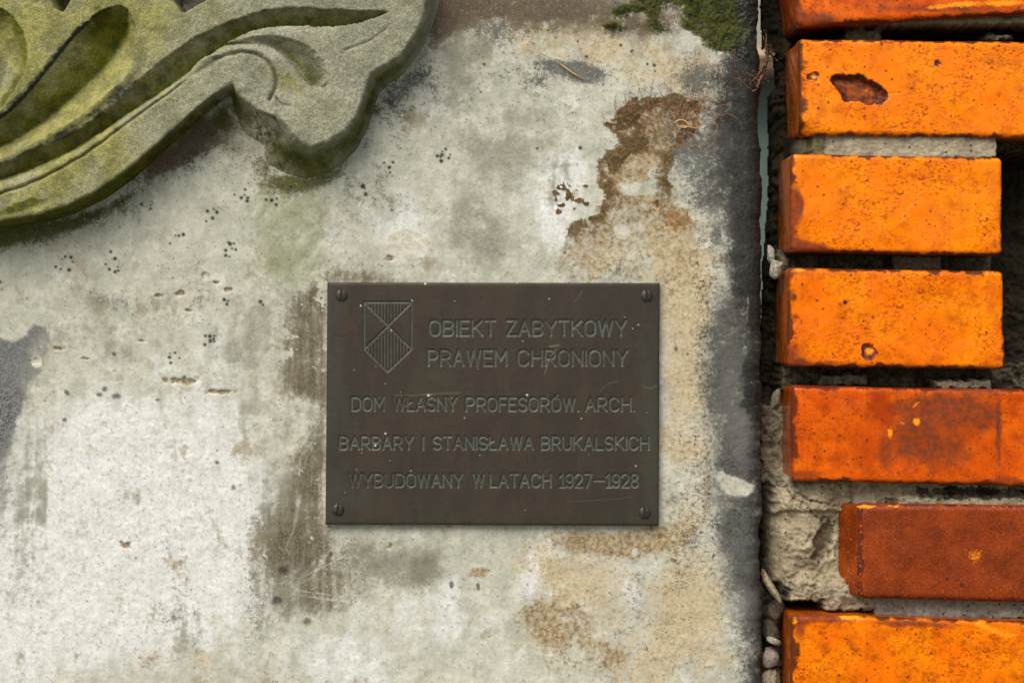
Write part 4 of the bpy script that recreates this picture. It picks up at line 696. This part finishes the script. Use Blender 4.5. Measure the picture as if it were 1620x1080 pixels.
def build_mortar():
    st = 1.9
    U, V = np.meshgrid(np.arange(1196, 1796, st), np.arange(-130, 1180, st))
    n1 = fbm(U, V, 40, 5, 201); n2 = fbm(U, V, 12, 4, 202); n3 = fbm(U, V, 5, 2, 203); n4 = fbm(U, V, 90, 3, 204)
    Hh = np.where((U > 1575) & (V < 625) & (V > 225), -150.0, -112.0) + 14 * n1 + 6 * n2
    lt = np.zeros_like(U); gy = np.zeros_like(U); ms = np.zeros_like(U)
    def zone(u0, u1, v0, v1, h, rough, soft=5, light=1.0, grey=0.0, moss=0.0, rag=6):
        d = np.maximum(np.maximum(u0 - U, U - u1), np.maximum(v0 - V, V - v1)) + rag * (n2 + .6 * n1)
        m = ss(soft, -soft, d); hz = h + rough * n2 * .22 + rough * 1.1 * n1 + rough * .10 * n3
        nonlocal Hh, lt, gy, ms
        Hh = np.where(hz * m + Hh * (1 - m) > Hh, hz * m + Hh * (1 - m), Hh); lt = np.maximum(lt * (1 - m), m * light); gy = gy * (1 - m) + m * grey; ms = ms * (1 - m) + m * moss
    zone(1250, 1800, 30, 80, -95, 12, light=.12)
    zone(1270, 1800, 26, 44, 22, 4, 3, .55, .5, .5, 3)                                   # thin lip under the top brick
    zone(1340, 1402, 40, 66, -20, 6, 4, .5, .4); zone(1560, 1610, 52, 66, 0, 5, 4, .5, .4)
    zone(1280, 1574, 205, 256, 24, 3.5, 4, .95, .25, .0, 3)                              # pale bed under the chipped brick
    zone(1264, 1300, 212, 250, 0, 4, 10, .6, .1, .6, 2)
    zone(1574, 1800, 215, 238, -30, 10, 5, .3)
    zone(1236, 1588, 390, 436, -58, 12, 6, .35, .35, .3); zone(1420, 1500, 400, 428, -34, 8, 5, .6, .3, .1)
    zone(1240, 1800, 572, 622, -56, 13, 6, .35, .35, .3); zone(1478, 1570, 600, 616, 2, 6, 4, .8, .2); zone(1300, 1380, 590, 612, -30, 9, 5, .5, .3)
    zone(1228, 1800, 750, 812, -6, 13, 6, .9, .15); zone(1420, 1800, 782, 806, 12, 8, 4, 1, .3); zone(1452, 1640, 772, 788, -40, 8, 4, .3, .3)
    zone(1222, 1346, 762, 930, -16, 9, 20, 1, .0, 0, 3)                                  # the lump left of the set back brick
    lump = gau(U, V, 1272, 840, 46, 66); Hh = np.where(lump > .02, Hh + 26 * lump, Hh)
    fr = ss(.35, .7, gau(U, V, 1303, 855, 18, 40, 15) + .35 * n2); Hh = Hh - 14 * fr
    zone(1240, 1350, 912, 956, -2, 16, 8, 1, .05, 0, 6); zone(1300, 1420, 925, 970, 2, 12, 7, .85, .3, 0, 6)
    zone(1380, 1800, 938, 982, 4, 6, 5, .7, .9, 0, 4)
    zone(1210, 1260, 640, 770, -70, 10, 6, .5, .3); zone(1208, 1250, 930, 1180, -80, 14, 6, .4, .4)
    Hh = Hh + .7 * n3 + .8 * n2
    # ragged left boundary of the core
    bv = [-130, 0, 58, 70, 120, 135, 200, 300, 400, 480, 600, 640, 1200]; bu = [1222, 1224, 1226, 1245, 1248, 1236, 1237, 1236, 1229, 1226, 1219, 1200, 1196]
    left = np.interp(V, bv, bu) + 2.5 * fbm(V * 0 + 1.7, V, 40, 3, 209) + 1.2 * fbm(V * 0 + 5.7, V, 10, 3, 210)
    deepw = ss(left - 2, left + 3, U)
    Hh = np.where(U < left, -150, Hh)
    keep = (U > left - 3)
    kf = keep[:-1, :-1] & keep[1:, :-1] & keep[1:, 1:] & keep[:-1, 1:]
    A = {'light': np.clip(lt + .15 * n1, 0, 1), 'greyz': gy, 'moss': np.clip(ms + .3 * n1 * (ms > 0) + .35 * ss(.1, .5, n4) * (U > 1580) * (V < 620), 0, 1), 'crackz': ss(2.2, .6, np.minimum(seg_d(U, V, [(1245, 772), (1252, 786), (1274, 796), (1285, 812), (1300, 822)]), seg_d(U, V, [(1255, 775), (1280, 790), (1325, 800)])) + n3) + .8 * fr}
    Hh = Hh - 3 * A['crackz'] * (1 - fr)
    b = NT("lime_mortar")
    m1 = b.noise(8, 5, .7); m2 = b.noise(2.6, 3, .6, off=2); m3 = b.noise(34, 5, .6, off=4)
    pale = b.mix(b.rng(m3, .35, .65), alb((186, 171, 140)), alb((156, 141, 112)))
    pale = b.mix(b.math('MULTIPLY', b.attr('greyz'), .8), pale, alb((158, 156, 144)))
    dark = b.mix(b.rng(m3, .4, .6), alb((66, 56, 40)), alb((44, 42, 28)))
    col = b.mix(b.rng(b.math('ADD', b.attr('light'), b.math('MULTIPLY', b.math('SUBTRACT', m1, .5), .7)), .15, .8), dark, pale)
    col = b.mix(b.rng(b.math('ADD', b.attr('moss'), b.math('MULTIPLY', b.math('SUBTRACT', m1, .5), .9)), .35, .9), col, alb((70, 74, 28)))
    col = b.mix(b.math('MULTIPLY', b.attr('crackz'), .7), col, alb((92, 70, 48)))
    vd, vc = b.voro(8, 1.0); sp = b.n("ShaderNodeSeparateColor"); b.l(vc, sp.inputs[0])
    col = b.mix(b.math('MULTIPLY', b.rng(vd, .3, .15), b.rng(sp.outputs[0], .74, .8)), col, alb((64, 50, 38)))
    col = b.mix(1.0, col, b.val(b.rng(m2, .25, .75, .75, 1.2, False)), 'MULTIPLY')
    col = b.mix(1.0, col, b.val(b.rng(m1, .25, .75, .75, 1.2, False)), 'MULTIPLY')
    nrm = b.bump(m1, .45, 2.0); nrm = b.bump(m2, .4, .9, nrm)
    mat = b.done(col, .95, nrm, .2)
    field("mortar", U, V, Hh, mat, A, kf, parent=pillar, origin=(0.3, 0.12, ZC - 560 * S))
    return mat
M_mortar = build_mortar()
def build_core():                      # the body of the pillar behind the facing
    me = bpy.data.meshes.new("core"); bm = bmesh.new()
    def x(u): return (u - 810) * S
    vs = []
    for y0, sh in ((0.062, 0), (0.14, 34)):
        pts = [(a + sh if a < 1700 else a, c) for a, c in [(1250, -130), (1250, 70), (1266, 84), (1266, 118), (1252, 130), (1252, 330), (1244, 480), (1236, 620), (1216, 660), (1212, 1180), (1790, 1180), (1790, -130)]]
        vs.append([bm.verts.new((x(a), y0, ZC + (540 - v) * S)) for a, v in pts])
    n = len(vs[0])
    bm.faces.new(vs[0]); bm.faces.new(vs[1][::-1])
    for i in range(n): bm.faces.new((vs[0][i], vs[1][i], vs[1][(i + 1) % n], vs[0][(i + 1) % n]))
    bmesh.ops.recalc_face_normals(bm, faces=bm.faces)
    for v in bm.verts: v.co -= Vector(PO)
    bm.to_mesh(me); bm.free()
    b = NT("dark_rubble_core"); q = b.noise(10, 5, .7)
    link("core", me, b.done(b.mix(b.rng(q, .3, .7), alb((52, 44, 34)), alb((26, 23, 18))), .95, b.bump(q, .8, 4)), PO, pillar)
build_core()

# ------------------------------------------------------------------ loose chips in the gap
def chip(pos, size, rot, label, col, seed, name="mortar_chip", cat="mortar chip"):
    bm = bmesh.new(); bmesh.ops.create_icosphere(bm, subdivisions=4, radius=1)
    r0 = np.random.RandomState(seed); pl = [Vector(r0.normal(size=3)).normalized() for _ in range(9)]; ds = r0.uniform(.62, .9, 9)
    for v in bm.verts:
        for p, d in zip(pl, ds):
            k = v.co.dot(p)
            if k > d: v.co -= p * (k - d) * .9
    me = bpy.data.meshes.new(name)
    co = np.array([v.co[:] for v in bm.verts]); n = fbm(co[:, 0] + co[:, 2], co[:, 1] - co[:, 2] * .5, .45, 4, seed)
    for v, q in zip(bm.verts, n): v.co *= 1 + .09 * q; v.co = Vector((v.co.x * size[0] * S, v.co.y * size[2] * S, v.co.z * size[1] * S))
    for f in bm.faces: f.smooth = True
    bm.to_mesh(me); bm.free()
    h = pos[2]; (u, v_), = cv([(pos[0], pos[1])], h)
    b = NT(name + "_grit"); q1 = b.noise(5, 5, .7); q2 = b.noise(2, 3, .6, off=3)
    c = b.mix(b.rng(q1, .35, .65), alb(col), alb(tuple(x * .68 for x in col))); c = b.mix(1.0, c, b.val(b.rng(q2, .25, .75, .7, 1.25, False)), 'MULTIPLY')
    o = link(name, me, b.done(c, .95, b.bump(q1, .8, 2)), ((u - 810) * S, -h * S, ZC + (540 - v_) * S)); o.rotation_euler = (r0.uniform(-.4, .4), R(rot), r0.uniform(-.3, .3))
    return tag(o, label, cat, "loose chips in the gap between wall and pillar")
chip((1219, 926, -30), (7, 36, 14), -28, "long thin pale mortar sliver leaning in the gap beside the lump", (190, 172, 140), 1)
chip((1226, 968, -60), (15, 26, 16), 10, "brownish grey rounded chip wedged below the leaning mortar sliver", (130, 116, 96), 2)
chip((1219, 1002, -50), (14, 24, 16), -15, "dark brown flat chip halfway down the lower gap", (104, 92, 76), 3)
chip((1218, 1040, -40), (15, 19, 15), 15, "pinkish grey pebble beside the amber bottom brick", (184, 170, 156), 4)
chip((1224, 1013, -30), (13, 7, 10), 20, "small flat light grey flake on top of the pinkish pebble", (190, 184, 168), 5)
chip((1219, 1074, -40), (16, 18, 15), 40, "beige rough lump at the bottom of the photo in the gap", (176, 160, 132), 6)
chip((1228, 425, -6), (12, 17, 12), 10, "pale grey crumb of mortar at the left of the joint under the scorched brick", (186, 178, 156), 7)
chip((1219, 402, -20), (7, 16, 9), -8, "slim whitish crumb of mortar just over the pale grey crumb", (196, 190, 172), 8)
chip((1228, 632, -20), (8, 20, 10), 4, "brown grey crumb at the upper left of the red orange brick", (128, 118, 98), 9)

# ------------------------------------------------------------------ roots, straw, twig
def tubes(name, lines, mat, origin, sides=5):
    co = []; fs = []
    for pts, r in lines:
        P = [Vector(p) for p in pts]; n0 = len(co)
        for i, p in enumerate(P):
            t = (P[min(i + 1, len(P) - 1)] - P[max(i - 1, 0)]).normalized()
            a = t.cross(Vector((0, 1, 0.01))).normalized(); bb = t.cross(a)
            rr = r * (1 if 0 < i < len(P) - 1 else .4)
            for k in range(sides):
                an = 2 * math.pi * k / sides; co.append(p + a * math.cos(an) * rr + bb * math.sin(an) * rr)
        for i in range(len(P) - 1):
            for k in range(sides):
                fs.append((n0 + i * sides + k, n0 + i * sides + (k + 1) % sides, n0 + (i + 1) * sides + (k + 1) % sides, n0 + (i + 1) * sides + k))
    c = np.array([v[:] for v in co]) - np.array(origin)
    return link(name, raw_mesh(name, c, fs), mat, origin)
def wp(u, v, h): return ((u - 810) * S, -h * S, ZC + (540 - v) * S)
def fibre_mat(name, c1, c2):
    b = NT(name); q = b.noise(12, 3, .6); return b.done(b.mix(b.rng(q, .4, .6), alb(c1), alb(c2)), .7, None, .3)
M_root = fibre_mat("fine_root", (178, 128, 82), (126, 84, 52))
lines = []
r1 = np.random.RandomState(5)
def curl(cx, cy, rx, ry, n, lmin, lmax, rad):
    for _ in range(n):
        u = cx + r1.normal() * rx; v = cy + r1.normal() * ry; a = r1.uniform(0, 2 * np.pi); k = r1.normal() * .14; L = r1.uniform(lmin, lmax); h = r1.uniform(2.5, 6)
        pts = []
        for i in range(int(L / 3)):
            pts.append(wp(u, v, h)); u += 3 * math.cos(a); v += 3 * math.sin(a); a += k + r1.normal() * .14; h += r1.normal() * .35; h = min(max(h, 2.5), 9)
        if len(pts) > 3: lines.append((pts, rad * S * r1.uniform(.6, 1.2)))
curl(1070, 182, 28, 15, 58, 25, 80, .40); curl(1030, 205, 30, 14, 24, 20, 60, .36); curl(990, 180, 16, 16, 12, 15, 45, .42); curl(1148, 112, 18, 10, 16, 15, 40, .28); curl(1105, 165, 16, 14, 20, 20, 50, .34)
lines.append(([wp(988 + x, 150 + y, 4) for x, y in [(0, 0), (1, 8), (4, 16), (8, 24)]], .6 * S))
lines.append(([wp(972 + x, 154 + y, 4) for x, y in [(3, -4), (0, 6), (0, 14), (4, 24)]], .5 * S))
o = tubes("root_tangle", lines, M_root, wp(1070, 215, 0)); tag(o, "tangle of fine orange brown rootlets clinging above the brown patch", "rootlets")
M_straw = fibre_mat("pale_straw", (222, 184, 128), (190, 146, 92))
pts = [wp(u, v, 5 + 2 * math.sin(i)) for i, (u, v) in enumerate([(822, 72), (840, 80), (860, 88), (878, 96), (893, 107), (908, 118), (925, 126)])]
o = tubes("dry_straw", [(pts[:4], .7 * S), (pts[3:], 1.25 * S)], M_straw, wp(880, 126, 0)); tag(o, "thin dry straw stuck over the dark stain near the wall top", "straw")
lines = []
for pts in ([(1066, 196), (1074, 190), (1084, 192), (1090, 200), (1082, 204), (1070, 200)], [(1076, 200), (1090, 202), (1106, 205), (1100, 198)]):
    lines.append(([wp(u, v, 7) for u, v in smooth_poly(pts, 2)], 1.1 * S))
o = tubes("curled_straw", lines, M_straw, wp(1085, 208, 0)); tag(o, "small pale curled straw lying in the rootlets", "straw")
M_twig = fibre_mat("dry_twig", (112, 78, 56), (58, 40, 32)); lines = []
for pts, r in [([(1216, 84), (1212, 96), (1211, 106), (1206, 118), (1201, 128), (1196, 140)], 3.0), ([(1212, 100), (1204, 112), (1196, 124), (1188, 132)], 2.0), ([(1196, 128), (1188, 122), (1180, 118), (1172, 114)], .7), ([(1214, 70), (1216, 80), (1214, 92)], 2.4), ([(1200, 130), (1208, 138), (1204, 142)], 1.6), ([(1192, 130), (1198, 142), (1190, 146)], 1.6), ([(1216, 80), (1226, 86), (1234, 92)], 1.8), ([(1218, 74), (1212, 66), (1214, 56), (1210, 48)], 1.4)]:
    lines.append(([wp(u + r1.normal() * .6, v, 8 - 18 * max(0, (u - 1202) / 14) + r1.normal() * 1.0) for u, v in smooth_poly(pts, 2)], r * S))
for _ in range(46):
    u = 1200 + r1.normal() * 8; v = 126 + r1.normal() * 10
    if r1.rand() < .4: u, v = 1216 + r1.normal() * 5, 82 + r1.normal() * 10
    a = r1.uniform(0, 6.3); l = r1.uniform(4, 11); h0_ = 8 - 18 * max(0, (u - 1202) / 14)
    lines.append(([wp(u, v, h0_), wp(u + l * .5 * math.cos(a) + 1, v + l * .5 * math.sin(a), h0_ + 2), wp(u + l * math.cos(a), v + l * math.sin(a), h0_)], r1.uniform(.5, 1.3) * S))
o = tubes("dry_twig", lines, M_twig, wp(1202, 140, 0)); tag(o, "crumpled brown dry twig caught in the gap near the top bricks", "twig")
b = NT("lichen_crumb"); q = b.noise(3, 3, .6)
lines = []

# moss tufts
def moss():
    co = []; fs = []; r2 = np.random.RandomState(9)
    areas = [(1150, 38, 26, 26, 900, 6), (1108, 14, 26, 16, 500, 6), (1180, 20, 14, 40, 420, 3), (1040, 44, 16, 8, 220, 5), (1034, 14, 8, 12, 160, 5), (974, 44, 9, 9, 200, 5), (990, 20, 16, 5, 140, 5), (1060, 2, 40, 5, 260, 5)]
    for cx, cy, sx, sy, n, h in areas:
        for _ in range(int(n * .7)):
            u = cx + r2.normal() * sx * .8; v = cy + r2.normal() * sy * .8
            if u > 1196: continue
            L = r2.uniform(1.2, 3.0); a = r2.uniform(0, 6.28); wd = r2.uniform(.6, 1.1)
            if fbm(np.array([u]), np.array([v]), 30, 4, 77)[0] < -.02 + .25 * r2.rand(): continue
            p0 = Vector((u, v, 1.0)); d = Vector((math.cos(a) * L * .7, math.sin(a) * L * .7 + .6, L * r2.uniform(.5, 1.1))); s_ = Vector((-math.sin(a) * wd, math.cos(a) * wd, 0))
            k = len(co)
            for p in (p0 - s_, p0 + s_, p0 + d * .6 + s_ * .7, p0 + d): co.append(wp(p.x, p.y, p.z + 1.5))
            fs.append((k, k + 1, k + 2, k + 3))
    org = wp(1100, 80, 0); b = NT("green_moss"); q = b.noise(14, 4, .6); q2 = b.noise(3, 3, .6, off=2)
    c = b.mix(b.rng(q, .35, .65), alb((54, 54, 18)), alb((34, 36, 14))); c = b.mix(b.rng(q2, .5, .66, 0, .7), c, alb((62, 50, 30)))
    o = link("moss", raw_mesh("moss", np.array(co) - np.array(org), fs, False), b.done(c, .9, None, .1), org)
    tag(o, "dark green moss growing on the top right corner of the plaster wall", "moss", kind="stuff")
moss()

# ------------------------------------------------------------------ what shows through the gap, and the ground
def box(bm, x0, x1, y0, y1, z0, z1):
    bmesh.ops.create_cube(bm, size=1, matrix=__import__('mathutils').Matrix.Translation(((x0 + x1) / 2, (y0 + y1) / 2, (z0 + z1) / 2)) @ __import__('mathutils').Matrix.Diagonal((x1 - x0, y1 - y0, z1 - z0, 1)))
YB = 1.4; KB = (1.2 + YB) / 1.2
def zb(v): return ZC + (540 - v) * S * KB
house = bpy.data.objects.new("rendered_house", None); scn.collection.objects.link(house); house.location = (0.4, YB, 0); house['_o'] = [0.4, YB, 0]
tag(house, "grey green house wall with a beige ledge glimpsed through the gap", "house")
def hpart(name, boxes, c1, c2, bev=0.0):
    bm = bmesh.new()
    for bx in boxes: box(bm, *bx)
    if bev: bmesh.ops.bevel(bm, geom=bm.edges[:], offset=bev, segments=3, affect='EDGES')
    for v in bm.verts: v.co -= Vector((0.4, YB, 0))
    me = bpy.data.meshes.new(name); bm.to_mesh(me); bm.free()
    b = NT(name + "_render"); q = b.noise(60, 5, .6)
    link(name, me, b.done(b.mix(b.rng(q, .3, .7), alb(c1), alb(c2)), .9, b.bump(q, .4, 4)), (0.4, YB, 0), house)
hpart("wall", [(-1.6, 2.4, YB, YB + .2, 0, zb(124))], (104, 120, 112), (92, 108, 102))
hpart("ledge", [(-1.6, 2.4, YB - .10, YB + .2, zb(121), zb(88))], (196, 168, 134), (178, 152, 122), .012)
hpart("upper_wall", [(-1.6, 2.4, YB + .01, YB + .2, zb(86), zb(-900))], (160, 165, 150), (148, 152, 138))
bm = bmesh.new(); bmesh.ops.create_grid(bm, x_segments=40, y_segments=40, size=60)
me = bpy.data.meshes.new("ground"); bm.to_mesh(me); bm.free()
b = NT("garden_ground"); q = b.noise(200, 6, .6); q2 = b.noise(20, 4, .6, off=2)
gmat = b.done(b.mix(b.rng(q, .4, .6), (0.20, 0.19, 0.16, 1), (0.12, 0.13, 0.07, 1)), .95, b.bump(q2, .6, 10))
g = link("ground", me, gmat, (0, 0, 0)); tag(g, "bare trodden garden ground before the wall", "ground", kind="structure")
for o in bpy.data.objects:
    if '_o' in o: del o['_o']
